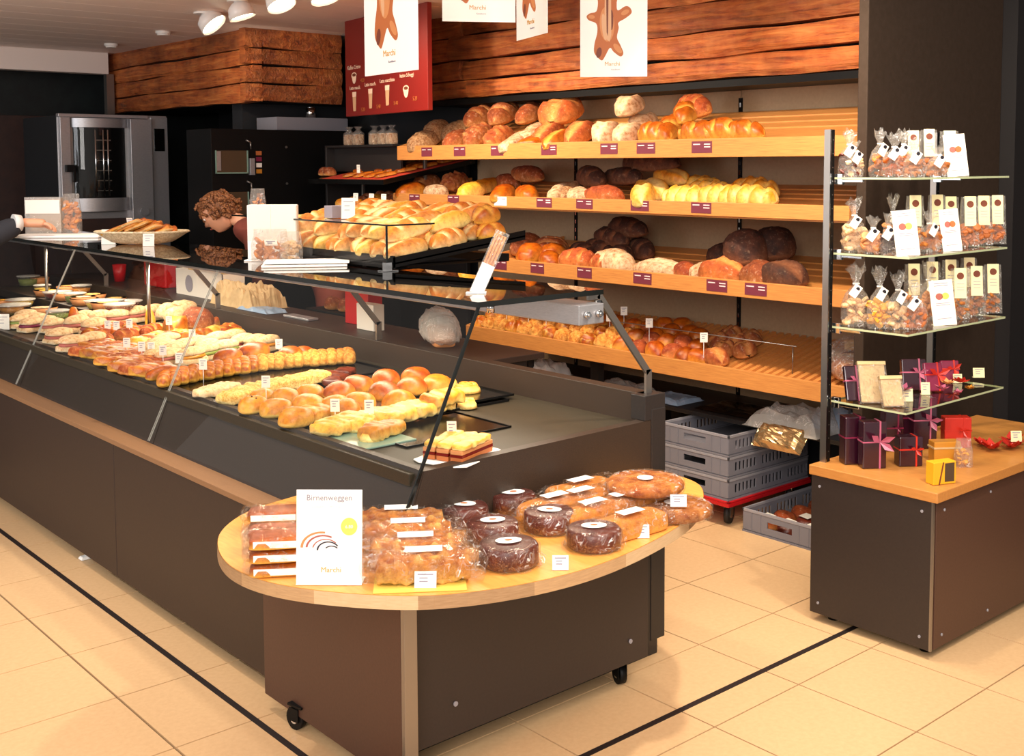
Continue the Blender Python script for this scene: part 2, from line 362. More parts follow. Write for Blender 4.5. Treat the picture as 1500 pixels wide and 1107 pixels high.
def card(label, pos, w=.03, h=.045, rz=None, stick=0, tilt=-12, mat='card', group=None, cat='price card', name='price_card', lines=3, tmat='card_text'):
    """small standing price card facing the customer; optional stick it is pinned on"""
    if rz is None: rz = YAW
    o = empty(name, label, cat, pos, 0, group, rot=(0, 0, rz))
    mm = Matrix.Translation((0, 0, stick)) @ Matrix.Rotation(R(tilt), 4, 'X')
    MB().box(-w/2, w/2, -.0008, .0008, 0, h, mm).build('card', mat, o)
    t = MB()
    for k in range(lines):
        z = h*(.82-.2*k); ww = w*(.36 if k == 0 else .28)
        t.box(-ww, ww*(1 if k == 0 else .4), -.0016, -.0009, z-.0014, z+.0014, mm)
    t.build('lettering', tmat, o)
    if stick: MB().cyl((0, .001, 0), (0, .001, stick+.01), .0013, 6).build('stick', 'white_metal', o)
    else: MB().box(-w/2, w/2, 0, .012, 0, .002).build('foot', mat, o)
    return o
# ================================================================ THE SETTING
floor = struct(MB().box(-1.2, 6.2, .2, 10.2, -.06, -.008).build('floor', 'grout'))
TW = .4053
tile_me = MB().box(.0026, TW-.0026, .0026, TW-.0026, -.008, 0).mesh('tile', 'tile')
for i in range(-8, 9):
    for j in range(-6, 5):
        x = 2.507+TW*i; y = 2.476+TW*j
        if x > 5.6 or y < .3: continue
        if x+TW < 1.75 and y > 2.3: continue
        if x > 3.4 and y < 1.6 and x > 4.2: continue
        inst('tile', tile_me, floor, (x, y, 0))
TL = .412
tile_l = MB().box(.0026, TW-.0026, .0026, TL-.0026, -.008, 0).mesh('tile', 'tile')
for i in range(0, 5):
    for j in range(-2, 12):
        x = 1.298+TW-TW*(i)-.002; y = 3.415+TL*j
        if i == 0: x = 1.298+TW
        inst('tile', tile_l, floor, (x-TW if i == 0 else x-TW, y, 0))
inner = MB().box(.0026, .36, .0026, TL-.0026, -.008, 0).mesh('tile', 'tile')
for j in range(-2, 12): inst('tile', inner, floor, (1.70, 3.415+TL*j, 0))
struct(MB().box(1.530, 1.550, 2.2, 9, -.02, .0015).build('trim_1', 'rail'), 'dark shutter rail let into the floor along the counter front')
struct(MB().box(1.550, 5.0, 2.195, 2.215, -.02, .0015).build('trim_2', 'rail'), 'dark shutter rail let into the floor across the end of the counter')

# ceiling of long panels
ceil = struct(MB().box(.4, 6.2, 3.2, 10.2, 2.56, 2.62).build('ceiling', 'ceiling_gap'))
cp = MB().box(0, 5.7, .003, .297, -.03, 0).mesh('ceiling_panel', 'ceiling')
for k in range(23): inst('ceiling_panel', cp, ceil, (.45, 3.3+.3*k, 2.56))
struct(MB().box(-1.2, 6.2, 10.0, 10.1, 0, 2.56).build('wall_back', 'stone_far'))
struct(MB().box(5.35, 5.45, -.5, 10.0, 0, 3.2).build('wall_right', 'dark_wall'))

# dark items in the far left background
struct(MB().box(2.75, 3.45, 9.5, 9.58, 0, 2.02).build('wall_panel', 'dark_wood', bevel=.004), 'dark brown timber panel behind the tall steel oven')
pf = struct(MB().box(2.2, 3.62, 9.3, 9.42, 2.36, 2.53).build('trim_3', 'ceiling', bevel=.004), 'pale lintel under the ceiling in the far corner')
pst = struct(MB().box(3.60, 3.66, 9.3, 9.36, 0, 2.36).build('trim_4', 'alu'), 'slim grey metal post in the far corner')

# old timber cladding: every plank its own rough mesh
def plank(name, p0, ax, length, th, z0, z1, parent, seed, face=-1):
    """rough plank: p0 start, ax 'x' or 'y' = run direction, face = side the rough face looks to"""
    n = max(6, int(length/.09)); m = 4; b = MB(); vs = []; o = Vector((seed*5.1, seed*2.7, 0)); rr = random.Random(seed)
    top = [0]*(n+1)
    for i in range(n+1):
        u = length*i/n
        e0 = noise.noise(Vector((u*2.1, 0, 0))+o)*.014; e1 = noise.noise(Vector((u*2.1, 4, 0))+o)*.014
        ring = []
        for k in range(m+1):
            q = k/m; z = z0+e0+(z1+e1-z0-e0)*q
            d = noise.noise(Vector((u*6, z*22, 1))+o)*.012 + (-.012 if k in (0, m) else 0)
            ring.append((d, z))
        ring += [(-th, z1+e1), (-th, z0+e0)]
        for d, z in ring:
            dd = face*d
            vs.append((p0[0]+u, p0[1]+dd, z) if ax == 'x' else (p0[0]+dd, p0[1]+u, z))
    k = m+3
    fs = [(i*k+j, (i+1)*k+j, (i+1)*k+(j+1) % k, i*k+(j+1) % k) for i in range(n) for j in range(k)]
    fs += [tuple(range(k)), tuple(n*k+j for j in range(k))[::-1]]
    b.add(vs, fs); return b.build(name, 'old_wood', parent)
cw = struct(MB().box(4.42, 4.5, 2.62, 6.95, 2.0, 2.56).build('wall_timber', 'black'), 'wall of rough old timber planks above the bread shelves')
zs = [2.025, 2.135, 2.255, 2.40, 2.553]
cuts = [[2.62, 5.55, 6.9], [2.62, 4.5, 5.63, 6.9], [2.62, 5.72, 6.9], [2.62, 4.05, 5.6, 6.9]]
for k in range(4):
    for j, (a, b_) in enumerate(zip(cuts[k][:-1], cuts[k][1:])):
        plank('timber_plank', (4.33-.015*((k*2+j) % 3)+(0 if j < 1 else .03), a+.004, 0), 'y', b_-a-.008, .09, zs[k]+.006, zs[k+1]-.004, cw, 11+k*3+j)
bk = struct(MB().box(3.74, 4.30, 7.10, 9.5, 2.05, 2.55).build('bulkhead', 'black'), 'boxed bulkhead clad in rough dark timber planks over the ovens')
zb = [2.045, 2.17, 2.29, 2.40, 2.545]
for k in range(4):
    plank('timber_plank', (3.68, 7.02, 0), 'y', 2.5, .08, zb[k]+.006, zb[k+1]-.004, bk, 40+k)
    plank('timber_plank', (3.64, 7.02, 0), 'x', .74, .08, zb[k]+.006, zb[k+1]-.004, bk, 50+k)
# black soffit and back panel of the shelf wall
struct(MB().box(4.30, 4.56, 2.62, 5.85, 1.985, 2.018).build('trim_5', 'black'), 'black strip under the timber planks')
bp = struct(MB().box(4.66, 4.70, 2.6, 9.5, 0, 2.5).build('wall_shelf_side', 'dark_wall'))
for a, b_ in ((2.62, 3.66), (3.664, 4.86), (4.864, 5.78)):
    struct(MB().box(4.60, 4.655, a, b_, .3, 2.0).build('back_board', 'back_panel', bp))
struct(MB().box(3.78, 4.62, 7.35, 7.5, 0, 2.05).build('wall_oven_side', 'dark_wall'))
struct(MB().box(4.02, 5.12, 2.570, 2.615, 0, 3.1).build('pillar', 'pillar', bevel=.004), 'broad brown-grey pillar behind the glass shelves')
struct(MB().box(5.12, 5.34, 2.50, 2.615, 0, 3.1).build('pillar', 'pillar_dark'), 'darker wall panel right of the broad pillar')

# ================================================================ COUNTER
ctr = empty('bakery_counter', 'long dark brown bakery counter with a sloping glass front and glass top', 'counter', (2.2, 4.8, 0))
C0 = Vector((2.2, 4.8, 0))
def cb(name, mat, x0, x1, y0, y1, z0, z1, bev=.002, par=None):
    mb = MB().box(x0-C0.x, x1-C0.x, y0-C0.y, y1-C0.y, z0, z1); return mb.build(name, mat, par or ctr, bev)
YE, YF = 2.53, 8.2
for a, b_ in ((YE, 4.32), (4.324, 6.1), (6.104, YF)):
    cb('front_panel', 'laminate_warm' if b_ < 5 else 'laminate_warm', 1.655, 1.675, a, b_, .045, .562)
cb('plinth', 'laminate_dark', 1.75, 2.74, YE+.01, YF, 0, .07)
cb('end_panel', 'laminate_dark', 1.78, 2.76, YE-.003, YE+.02, .0, .575)
cb('corner_panel', 'laminate_dark', 2.725, 2.792, YE-.006, YE+.05, .05, .825)
cb('ledge', 'ledge', 1.652, 1.80, YE, YF, .562, .582)
def prof(name, mat, pts, y0, y1, par=ctr, bev=0):     # extrude an x-z profile along y
    mb = MB(); n = len(pts)
    mb.add([(x-C0.x, y0-C0.y, z) for x, z in pts]+[(x-C0.x, y1-C0.y, z) for x, z in pts], [(i, (i+1) % n, n+(i+1) % n, n+i) for i in range(n)]+[tuple(range(n))[::-1], tuple(range(n, 2*n))])
    return mb.build(name, mat, par, bev)
for a, b_ in ((YE, 4.14), (4.144, 5.66), (5.664, YF)):
    prof('riser', 'case_stone', [(1.735, .582), (1.77, .582), (1.84, .785), (1.815, .785)], a, b_)
prof('end_wall', 'case_stone', [(1.742, .575), (2.76, .575), (2.76, .79), (1.818, .785)], YE-.002, YE+.035)
cb('deck', 'case_deck', 1.79, 2.74, YE+.03, YF, .74, .775)
cb('rear_upstand', 'case_stone', 2.72, 2.775, YE+.03, YF, .76, .872)
cb('work_top', 'laminate_warm', 2.775, 3.06, 3.42, YF, .845, .868)
cb('rear_cabinet', 'laminate_dark', 2.775, 3.0, 3.46, YF, 0, .845)
cb('rear_post', 'laminate_dark', 2.695, 2.792, YE-.004, YE+.06, .79, .872)
# panes
def pane(name, a, b_, c, d, th, mat, par=ctr, edge=None):
    pts = [Vector(p)-C0 for p in (a, b_, c, d)]; n = (pts[1]-pts[0]).cross(pts[3]-pts[0]).normalized()*th
    mb = MB(); vs = pts+[p+n for p in pts]
    mb.add([tuple(v) for v in vs[:4]], [(0, 3, 2, 1)]); o = mb.build(name, mat, par)
    if edge:
        e = MB(); e.add([tuple(v) for v in vs], [(0, 1, 5, 4), (1, 2, 6, 5), (2, 3, 7, 6), (3, 0, 4, 7)]); e.build('glass_edge', edge, o)
    return o
for a, b_ in ((YE, 4.135), (4.145, 5.655), (5.665, 8.1)):
    pane('front_pane', (1.722, a, .600), (1.722, b_, .600), (2.016, b_, 1.222), (2.016, a, 1.222), 0, 'glass', edge=None)
    for yy, s_ in ((a, 1), (b_, -1)):
        w_ = (.006 if yy == YE else .0010)*s_; e = MB(); q = []
        for y_ in (yy, yy+w_):
            for (x, z) in ((1.716, .598), (1.726 if yy == YE else 1.720, .598), (2.021 if yy == YE else 2.015, 1.221), (2.011, 1.221)): q.append((x-C0.x, y_-C0.y, z))
        e.add(q, [(0, 1, 2, 3), (7, 6, 5, 4), (0, 4, 5, 1), (3, 2, 6, 7), (0, 3, 7, 4), (1, 5, 6, 2)])
        e.build('pane_edge', 'glass_edge' if yy == YE else 'glass_seam', ctr)
for a, b_ in ((YE-.01, 5.0), (5.004, 8.1)):
    mb = MB().box(2.004-C0.x, 2.50-C0.x, a-C0.y, b_-C0.y, 1.220, 1.236); me = mb
    o = MB().add([(2.004-C0.x, a-C0.y, 1.236), (2.50-C0.x, a-C0.y, 1.236), (2.50-C0.x, b_-C0.y, 1.236), (2.004-C0.x, b_-C0.y, 1.236)], [(0, 1, 2, 3)]).build('top_pane', 'top_glass', ctr)
    e = MB(); z0, z1 = 1.220, 1.236
    for (xa, ya, xb, yb) in ((2.004, a, 2.50, a), (2.50, a, 2.50, b_), (2.50, b_, 2.004, b_), (2.004, b_, 2.004, a)):
        e.quad((xa-C0.x, ya-C0.y, z0), (xb-C0.x, yb-C0.y, z0), (xb-C0.x, yb-C0.y, z1), (xa-C0.x, ya-C0.y, z1))
    e.build('glass_edge', 'glass_edge', o)
# lamp housing and brackets
lh = cb('lamp_housing', 'steel', 2.375, 2.482, 2.50, 8.0, 1.135, 1.196, .003)
for x in (2.405, 2.455): MB().cyl((x-C0.x, 2.50-C0.y, 1.166), (x-C0.x, 2.488-C0.y, 1.166), .011, 14).cyl((x-C0.x, 2.488-C0.y, 1.166), (x-C0.x, 2.48-C0.y, 1.166), .006, 8).build('bolt', 'chrome', lh)
for y in (2.56, 4.14, 5.66, 7.2):
    mb = MB(); w = .012
    def bar(p, q, ww=.022, th=.01):
        p, q = Vector(p)-C0, Vector(q)-C0; d = (q-p).normalized(); s_ = Vector((0, 1, 0)); u = d.cross(s_).normalized()
        vs = [tuple(P_+s_*a*th/2+u*c*ww/2) for P_ in (p, q) for a, c in ((-1, -1), (1, -1), (1, 1), (-1, 1))]
        mb.add(vs, [(0, 1, 5, 4), (1, 2, 6, 5), (2, 3, 7, 6), (3, 0, 4, 7), (0, 3, 2, 1), (4, 5, 6, 7)])
    bar((2.47, y, 1.208), (2.52, y, 1.208), .014); bar((2.515, y, 1.215), (2.745, y, .94)); bar((2.745, y, .95), (2.745, y, .862), .026)
    bar((2.49, y, 1.16), (2.53, y, 1.19), .02)
    mb.build('bracket', 'alu', ctr)
    MB().cyl((2.500-C0.x, y-.02-C0.y, 1.19), (2.500-C0.x, y-.006-C0.y, 1.19), .011, 12).build('bolt', 'chrome', ctr)
MB().cyl((2.09-C0.x, 2.57-C0.y, 1.195), (2.09-C0.x, 2.57-C0.y, 1.224), .012, 12).build('glass_clamp', 'chrome', ctr)
MB().cyl((2.35-C0.x, 5.61-C0.y, .775), (2.35-C0.x, 5.61-C0.y, 1.14), .009, 10).build('support_post', 'alu', ctr)
MB().cyl((2.35-C0.x, 7.1-C0.y, .775), (2.35-C0.x, 7.1-C0.y, 1.14), .009, 10).build('support_post', 'alu', ctr)

# ================================================================ ROUND-FRONTED SIDE TABLE
st = empty('display_table', 'low brown display table with a curved oak top in front of the counter end', 'table', (2.1, 2.4, 0)); T0 = Vector((2.1, 2.4, 0))
ctrl = [(1.73, 3.07), (1.54, 3.02), (1.385, 2.88), (1.30, 2.67), (1.31, 2.475), (1.405, 2.29), (1.557, 2.13), (1.787, 2.038), (2.043, 2.023), (2.357, 2.087), (2.573, 2.185), (2.71, 2.30), (2.755, 2.41), (2.745, 2.523)]
def catmull(P, k=6, closed=False):
    out = []; n = len(P)
    for i in range(n-1):
        p0, p1, p2, p3 = P[max(i-1, 0)], P[i], P[i+1], P[min(i+2, n-1)]
        for s_ in range(k):
            t = s_/k; out.append(tuple(.5*((2*p1[c])+(-p0[c]+p2[c])*t+(2*p0[c]-5*p1[c]+4*p2[c]-p3[c])*t*t+(-p0[c]+3*p1[c]-3*p2[c]+p3[c])*t**3) for c in range(2)))
    out.append(P[-1]); return out
outl = catmull(ctrl)+[(1.732, 2.523), (1.732, 3.07)]
outl = [(x-T0.x, y-T0.y) for x, y in outl]
ZT = .585+.035
ZT = .618
tp = MB(); tp.prism(outl, ZT-.034, ZT)
tt = tp.build('table_top', 'table_wood', st)
cr = [(x, y) for x, y in outl[:-2]]
seg = 7
for s_ in range(0, len(cr)-1, seg):
    eb = MB()
    for (a, b_) in zip(cr[s_:s_+seg], cr[s_+1:s_+seg+1]):
        d = Vector((b_[0]-a[0], b_[1]-a[1])).normalized(); n_ = Vector((d.y, -d.x))*.0015
        eb.quad((a[0]+n_.x, a[1]+n_.y, ZT-.034), (b_[0]+n_.x, b_[1]+n_.y, ZT-.034), (b_[0]+n_.x, b_[1]+n_.y, ZT-.001), (a[0]+n_.x, a[1]+n_.y, ZT-.001))
    eb.build('edge_block', ['edge_wood', 'edge_wood_dark', 'edge_wood_pale'][(s_//seg*2) % 3], tt)
def tb(name, mat, x0, x1, y0, y1, z0, z1, bev=.0015): return MB().box(x0-T0.x, x1-T0.x, y0-T0.y, y1-T0.y, z0, z1).build(name, mat, st, bev)
tb('side_panel', 'laminate_lit', 1.600, 1.620, 2.335, 3.05, .045, ZT-.034)
tb('corner_strip', 'alu', 1.600, 1.640, 2.318, 2.334, .03, ZT-.034)
tb('front_panel', 'laminate', 1.640, 2.55, 2.375, 2.395, .10, ZT-.034)
tb('back_panel', 'laminate_dark', 2.53, 2.55, 2.395, 2.515, .10, ZT-.034)
for x, z in ((1.80, .19), (2.47, .17)): MB().cyl((x-T0.x, 2.374-T0.y, z), (x-T0.x, 2.370-T0.y, z), .007, 10).build('screw_cap', 'grey_plastic_light', st)
def caster(par, x, y, O, rz, r=.032, ht=.085, wheelmat='rubber', name='caster'):
    g = bpy.data.objects.new(name, None); COL.objects.link(g); g.parent = par; g.location = (x-O[0], y-O[1], 0); g.rotation_euler = (0, 0, rz); g.empty_display_size = .03
    MB().box(-.03, .03, -.022, .022, ht-.006, ht).cyl((0, 0, ht-.02), (0, 0, ht-.005), .014, 12).box(-.008, .03, -.016, -.013, r*.8, ht-.015).box(-.008, .03, .013, .016, r*.8, ht-.015).build('fork', 'black' if wheelmat != 'rubber' else 'chrome', g)
    MB().cyl((.015, -.011, r), (.015, .011, r), r, 24).build('wheel', wheelmat, g)
    MB().cyl((.015, -.013, r), (.015, .013, r), r*.45, 16).build('hub', 'chrome', g); return g
caster(st, 2.50, 2.44, T0, R(70), .033, .10, 'black'); caster(st, 1.61, 2.86, T0, R(100), .033, .08, 'black')
caster(st, 1.70, 2.45, T0, R(60), .033, .10, 'black')

# ================================================================ BREAD SHELF WALL
SH = [dict(z=1.682, zb=1.866, x=4.0, y0=2.62, y1=5.78, lip=(1.652, 1.735)),
      dict(z=1.402, zb=1.512, x=4.0, y0=2.62, y1=5.83, lip=(1.390, 1.452)),
      dict(z=1.060, zb=1.172, x=4.0, y0=2.62, y1=4.96, lip=(1.040, 1.112)),
      dict(z=.668, zb=.790, x=4.0, y0=2.62, y1=5.12, lip=(.638, .718))]
NAMES = ['topmost', 'second highest', 'third highest', 'lowest']
XB = 4.6
for i, s in enumerate(SH):
    s['k'] = (s['zb']-s['z'])/(4.55-s['x'])
    e = empty('bread_shelf', '%s sloping wooden bread shelf on the back wall%s' % (NAMES[i], ', slatted board behind the rolls' if i == 3 else ''), 'shelf', (s['x'], (s['y0']+s['y1'])/2, s['z']))
    O = e.location; zb = s['z']+s['k']*(XB-.005-s['x']); y0, y1 = s['y0'], s['y1']
    def pf(name, mat, pts, a, b_, bev=0):
        mb = MB(); n = len(pts)
        mb.add([(x-O.x, a-O.y, z-O.z) for x, z in pts]+[(x-O.x, b_-O.y, z-O.z) for x, z in pts], [(q, (q+1) % n, n+(q+1) % n, n+q) for q in range(n)]+[tuple(range(n))[::-1], tuple(range(n, 2*n))])
        return mb.build(name, mat, e, bev)
    pf('lip', 'shelf_wood', [(3.982, s['lip'][0]), (4.0, s['lip'][0]), (4.0, s['lip'][1]), (3.982, s['lip'][1])], y0, y1, .002)
    if i < 3:
        pf('board', 'shelf_wood', [(4.0, s['z']-.02), (XB-.005, zb-.02), (XB-.005, zb), (4.0, s['z'])], y0, y1)
        # slatted rear rails on the board
        for q in range(3):
            xx = 4.30+.09*q; zz = s['z']+s['k']*(xx-4.0)
            pf('rail', 'shelf_wood', [(xx, zz), (xx+.05, zz+s['k']*.05), (xx+.05, zz+s['k']*.05+.006), (xx, zz+.006)], y0, y1)
    else:
        pf('board', 'shelf_wood', [(4.0, s['z']-.03), (XB-.005, zb-.03), (XB-.005, zb-.012), (4.0, s['z']-.012)], y0, y1)
        n = 0; yy = y0+.01
        sl = None
        while yy < y1-.03 and n < 110:
            if sl is None:
                sl = pf('slat', 'shelf_wood', [(4.0, s['z']-.012), (XB-.01, zb-.012), (XB-.01, zb), (4.0, s['z'])], yy, yy+.022)
            else:
                c = sl.copy(); COL.objects.link(c); c.location = (0, yy-(y0+.01), 0)
            yy += .044; n += 1
    pf('end_board', 'shelf_wood', [(4.0, s['lip'][0]), (XB-.005, s['lip'][0]+(zb-s['z'])), (XB-.005, zb+.02), (4.0, s['lip'][1])], y1, y1+.014)
    for yb in (3.66, 4.86):
        if yb < y1:
            pf('bracket', 'steel', [(XB-.10, zb-.07), (XB-.002, zb-.10), (XB-.002, zb-.02), (XB-.10, zb-.035)], yb-.006, yb+.006)
for y in (3.662, 4.862):
    e = empty('slotted_upright', 'slotted metal upright %s the long shelf wall' % ('near the right end of' if y < 4 else 'left of the middle of'), 'upright', (4.598, y, 1.2))
    MB().box(-.004, 0, -.012, .012, -.9, .75).build('rail', 'black', e)
    mb = MB()
    for q in range(34): mb.box(-.0055, -.0042, -.004, .004, -.88+q*.048, -.88+q*.048+.022)
    mb.build('slots', 'chrome', e)['kind'] = 'stuff'
# storage shelf under the bread shelves
e = empty('storage_shelf', 'dark low storage shelf under the bread shelves', 'shelf', (4.35, 4.0, .45))
MB().box(-.22, .25, -1.38, 1.6, -.02, 0).build('board', 'laminate_dark', e, .002)
for y in (-1.38, .12, 1.5): MB().box(-.2, .25, y, y+.025, -.45, -.02).build('support', 'laminate_dark', e)
for y in (.2, .75): MB().box(-.22, -.18, y, y+.06, 0, .17).build('support', 'laminate_dark', e)

# shelf labels
LAB = [[(625, 213, 1), (673, 212, 1), (728, 212, 1), (804, 210, 1), (892, 209, 0), (946, 208, 0), (1028, 207, 0)],
       [(607, 287, 1), (664, 290, 1), (733, 292, 2), (797, 294, 1), (856, 297, 1), (937, 300, 1), (1027, 302, 1)],
       [(733, 383, 1), (787, 389, 1), (856, 396, 1), (941, 405, 1), (1050, 414, 1), (1107, 421, 1)]]
for i, row in enumerate(LAB):
    s = SH[i]
    for j, (px, py, c) in enumerate(row):
        p = at(px, py, 'x', 3.981); wd = .118 if j > 2 else .105
        lab = ('cream' if c == 2 else 'dark red')+' price label on the %s bread shelf, %s from the left' % (NAMES[i], ORD[j])
        o = empty('shelf_label', lab, 'label', (3.9815, p.y, (s['lip'][0]+s['lip'][1])/2+.004), 0, 'price labels on the bread shelf lips')
        hh = .026 if i != 1 else .024
        MB().box(-.0012, 0, -wd/2, wd/2, -hh, hh).build('card', 'paper' if c == 2 else 'label', o)
        t = MB(); tm = 'card_text' if c == 2 else 'label_text'
        t.box(-.002, -.0013, wd*.08, wd*.42, .010, .015)
        for q in range(2 if j > 2 else 1): t.box(-.002, -.0013, -wd*.42, -wd*.12, .010-.012*q, .015-.012*q)
        t.build('lettering', tm, o)

# ================================================================ RIGHT CABINET + GLASS SHELVES
cab = empty('display_cabinet', 'dark display cabinet with an oak top carrying the glass shelves', 'cabinet', (3.9, 2.11, 0)); K0 = Vector((3.9, 2.11, 0))
def kb(name, mat, x0, x1, y0, y1, z0, z1, bev=.0015, par=None): return MB().box(x0-K0.x, x1-K0.x, y0-K0.y, y1-K0.y, z0, z1).build(name, mat, par or cab, bev)
kb('side_panel', 'laminate', 3.372, 3.392, 1.892, 2.355, .03, .527)
kb('front_panel', 'laminate_lit', 3.392, 4.55, 1.885, 1.905, .03, .527)
kb('corner_strip', 'alu', 3.370, 3.380, 1.884, 1.891, .03, .527, 0)
kb('rear_panel', 'laminate_dark', 3.392, 4.55, 2.335, 2.355, .03, .527)
kb('floor_panel', 'laminate_dark', 3.392, 4.55, 1.905, 2.335, .03, .05)
kb('top', 'cabinet_wood', 3.365, 4.56, 1.868, 2.362, .527, .562, .003)
for x, y in ((3.44, 1.94), (4.4, 1.94), (3.44, 2.3), (4.4, 2.3)): MB().cyl((x-K0.x, y-K0.y, 0), (x-K0.x, y-K0.y, .03), .02, 12).build('foot', 'black', cab)
for (y, z) in ((1.925, .49), (2.32, .49), (1.925, .07), (2.32, .07)): MB().cyl((3.372-K0.x, y-K0.y, z), (3.369-K0.x, y-K0.y, z), .005, 8).build('screw_cap', 'grey_plastic_light', cab)
for (x, z) in ((3.44, .49), (3.44, .07), (3.75, .07), (3.75, .49)): MB().cyl((x-K0.x, 1.885-K0.y, z), (x-K0.x, 1.882-K0.y, z), .005, 8).build('screw_cap', 'grey_plastic_light', cab)
for x, n_ in ((3.44, 0), (4.155, 1)):
    u = kb('upright', 'black', x-.012, x+.014, 2.335, 2.358, .562, 1.74, .001); kb('side_channel', 'alu', x-.016, x-.012, 2.333, 2.358, .562, 1.74, 0, u)
    mb = MB()
    for q in range(24): mb.cyl((x-K0.x+.003, 2.3345-K0.y, .60+q*.048), (x-K0.x+.003, 2.334-K0.y, .60+q*.048), .0022, 6)
    mb.build('screw_holes', 'alu', u)['kind'] = 'stuff'
    MB().box(x-.0145-K0.x, x-.010-K0.x, 2.333-K0.y, 2.335-K0.y, .562, 1.74).build('trim_edge', 'chrome', u)
GS = [1.574, 1.310, 1.050, .785]
gl_names = ['topmost', 'second', 'third', 'lowest']
for i, z in enumerate(GS):
    e = empty('glass_shelf', '%s glass shelf above the oak-topped cabinet' % gl_names[i], 'shelf', (3.8, 2.19, z), 0, None)
    x0, x1, y0, y1 = 3.448, 4.13, 2.035, 2.33
    m = (x0-3.8, x1-3.8, y0-2.19, y1-2.19)
    pn = MB().add([(m[0], m[2], 0), (m[1], m[2], 0), (m[1], m[3], 0), (m[0], m[3], 0)], [(0, 1, 2, 3)]).build('pane', 'shelf_glass', e)
    ed = MB()
    for (xa, ya, xb, yb) in ((m[0], m[2], m[1], m[2]), (m[1], m[2], m[1], m[3]), (m[1], m[3], m[0], m[3]), (m[0], m[3], m[0], m[2])):
        ed.quad((xa, ya, -.007), (xb, yb, -.007), (xb, yb, 0), (xa, ya, 0))
    ed.build('glass_edge', 'glass_edge_light', pn)
    for x in (3.452, 4.118): MB().box(x-3.8, x-3.8+.012, y1-2.19-.11, y1-2.19+.003, -.018, -.0075).box(x-3.8-.002, x-3.8+.014, y1-2.19-.03, y1-2.19+.003, -.026, .012).build('bracket', 'chrome', e, .002)

# ================================================================ CRATES
def crate(label, loc, mat='grey_plastic', group=None, L=.60, Wd=.40, H=.097, rz=0):
    o = empty('bakery_crate', label, 'crate', loc, rz, group); t = .008
    b = MB().box(0, L, 0, Wd, 0, t)
    b.build('base', mat, o)
    # rims
    for nm, z0, z1, q in (('rim', H-.012, H, .0), ('foot_rim', 0, .012, .006)):
        r = MB().box(q, L-q, q, q+t, z0, z1).box(q, L-q, Wd-q-t, Wd-q, z0, z1).box(q, q+t, q, Wd-q, z0, z1).box(L-q-t, L-q, q, Wd-q, z0, z1)
        r.build(nm, 'grey_plastic_light' if nm == 'rim' else mat, o, .001)
    # short end walls (facing -x and +x) with a hand hole, long walls slotted
    for x in (.002, L-.002-.005):
        w = MB(); zz0, zz1 = .012, H-.012; c = Wd/2; h = .065
        w.box(x, x+.005, 0.004, c-h, zz0, zz1).box(x, x+.005, c+h, Wd-.004, zz0, zz1).box(x, x+.005, c-h, c+h, zz0, .040).box(x, x+.005, c-h, c+h, .068, zz1)
        for y in (.05, .10, .30, .35): w.box(x-.002 if x < .1 else x, x+.005 if x < .1 else x+.007, y-.002, y+.002, zz0, zz1)
        w.build('end_wall', mat, o)
    for y in (.002, Wd-.007):
        w = MB(); w.box(.004, L-.004, y, y+.005, .012, .030).box(.004, L-.004, y, y+.005, H-.028, H-.012)
        q = .004
        k = 0
        while q < L-.02:
            wid = .012 if k % 6 else .045
            w.box(q, min(q+wid, L-.004), y, y+.005, .03, H-.028); q += wid+.015; k += 1
        w.build('slotted_wall', mat, o)
    return o
GR = 'stacked grey bakery crates'
X0, Y0 = 3.955, 3.20
for k, nm in enumerate(['bottom grey bakery crate, resting on the red dolly', 'middle grey bakery crate of the stack on the red dolly', 'top grey bakery crate of the stack, open and part filled']):
    crate(nm, (X0, Y0, .125+.099*k), 'grey_plastic', GR)
dl = empty('crate_dolly', 'red plastic dolly on black castors under the crate stack', 'dolly', (X0+.3, Y0+.2, 0))
MB().box(-.31, .31, -.21, .21, .098, .116).box(-.31, .31, -.21, -.195, .116, .125).box(-.31, .31, .195, .21, .116, .125).box(-.31, -.295, -.21, .21, .116, .125).box(.295, .31, -.21, .21, .116, .125).build('deck', 'red_plastic', dl, .003)
for x, y in ((-.24, -.15), (.19, -.17), (-.24, .14), (.22, .14)): caster(dl, X0+.3+x, Y0+.2+y, (X0+.3, Y0+.2), R(20), .046, .098, 'rubber')
cf = crate('single grey bakery crate of packed pastries on the floor beside the cabinet', (3.985, 2.745, 0), 'grey_plastic', None, H=.105)
# ================================================================ CEILING LAMPS
def eyeball(px, py, zz, r, rz, tilt, lab):
    p = at(px, py, 'z', zz)
    o = empty('ceiling_spotlight', lab, 'lamp', (p.x, p.y, 2.53), 0)
    MB().cyl((0, 0, -.012), (0, 0, 0), r*.75, 20).build('ceiling_plate', 'white_metal', o)
    MB().cyl((0, 0, -.02), (0, 0, -.012), .02, 10).build('stem', 'white_metal', o)
    m = Matrix.Translation((0, 0, -.012)) @ Matrix.Rotation(rz, 4, 'Z') @ Matrix.Rotation(tilt, 4, 'Y')
    sh = MB().lathe([(.001, 0), (r*.5, -.004), (r*.86, -.03), (r, -.09), (r*.97, -.09), (r*.82, -.03), (.01, -.012)], 28).xf(m).build('shade', 'white_metal', o)
    MB().lathe([(.0005, -.074), (r*.9, -.076)], 24).xf(m).build('bulb', 'bulb', sh)
eyeball(300, 28, 2.49, .085, R(-52), R(-42), 'large white ceiling spotlight over the corner of the timber bulkhead')
eyeball(348, 8, 2.50, .075, R(-40), R(-18), 'white ceiling spotlight just right of the largest one')
eyeball(404, -8, 2.50, .078, R(-75), R(-28), 'white ceiling spotlight with its glowing face towards the menu board')
eyeball(470, -20, 2.50, .080, R(-70), R(-22), 'white ceiling spotlight nearest the hanging star-bread poster')
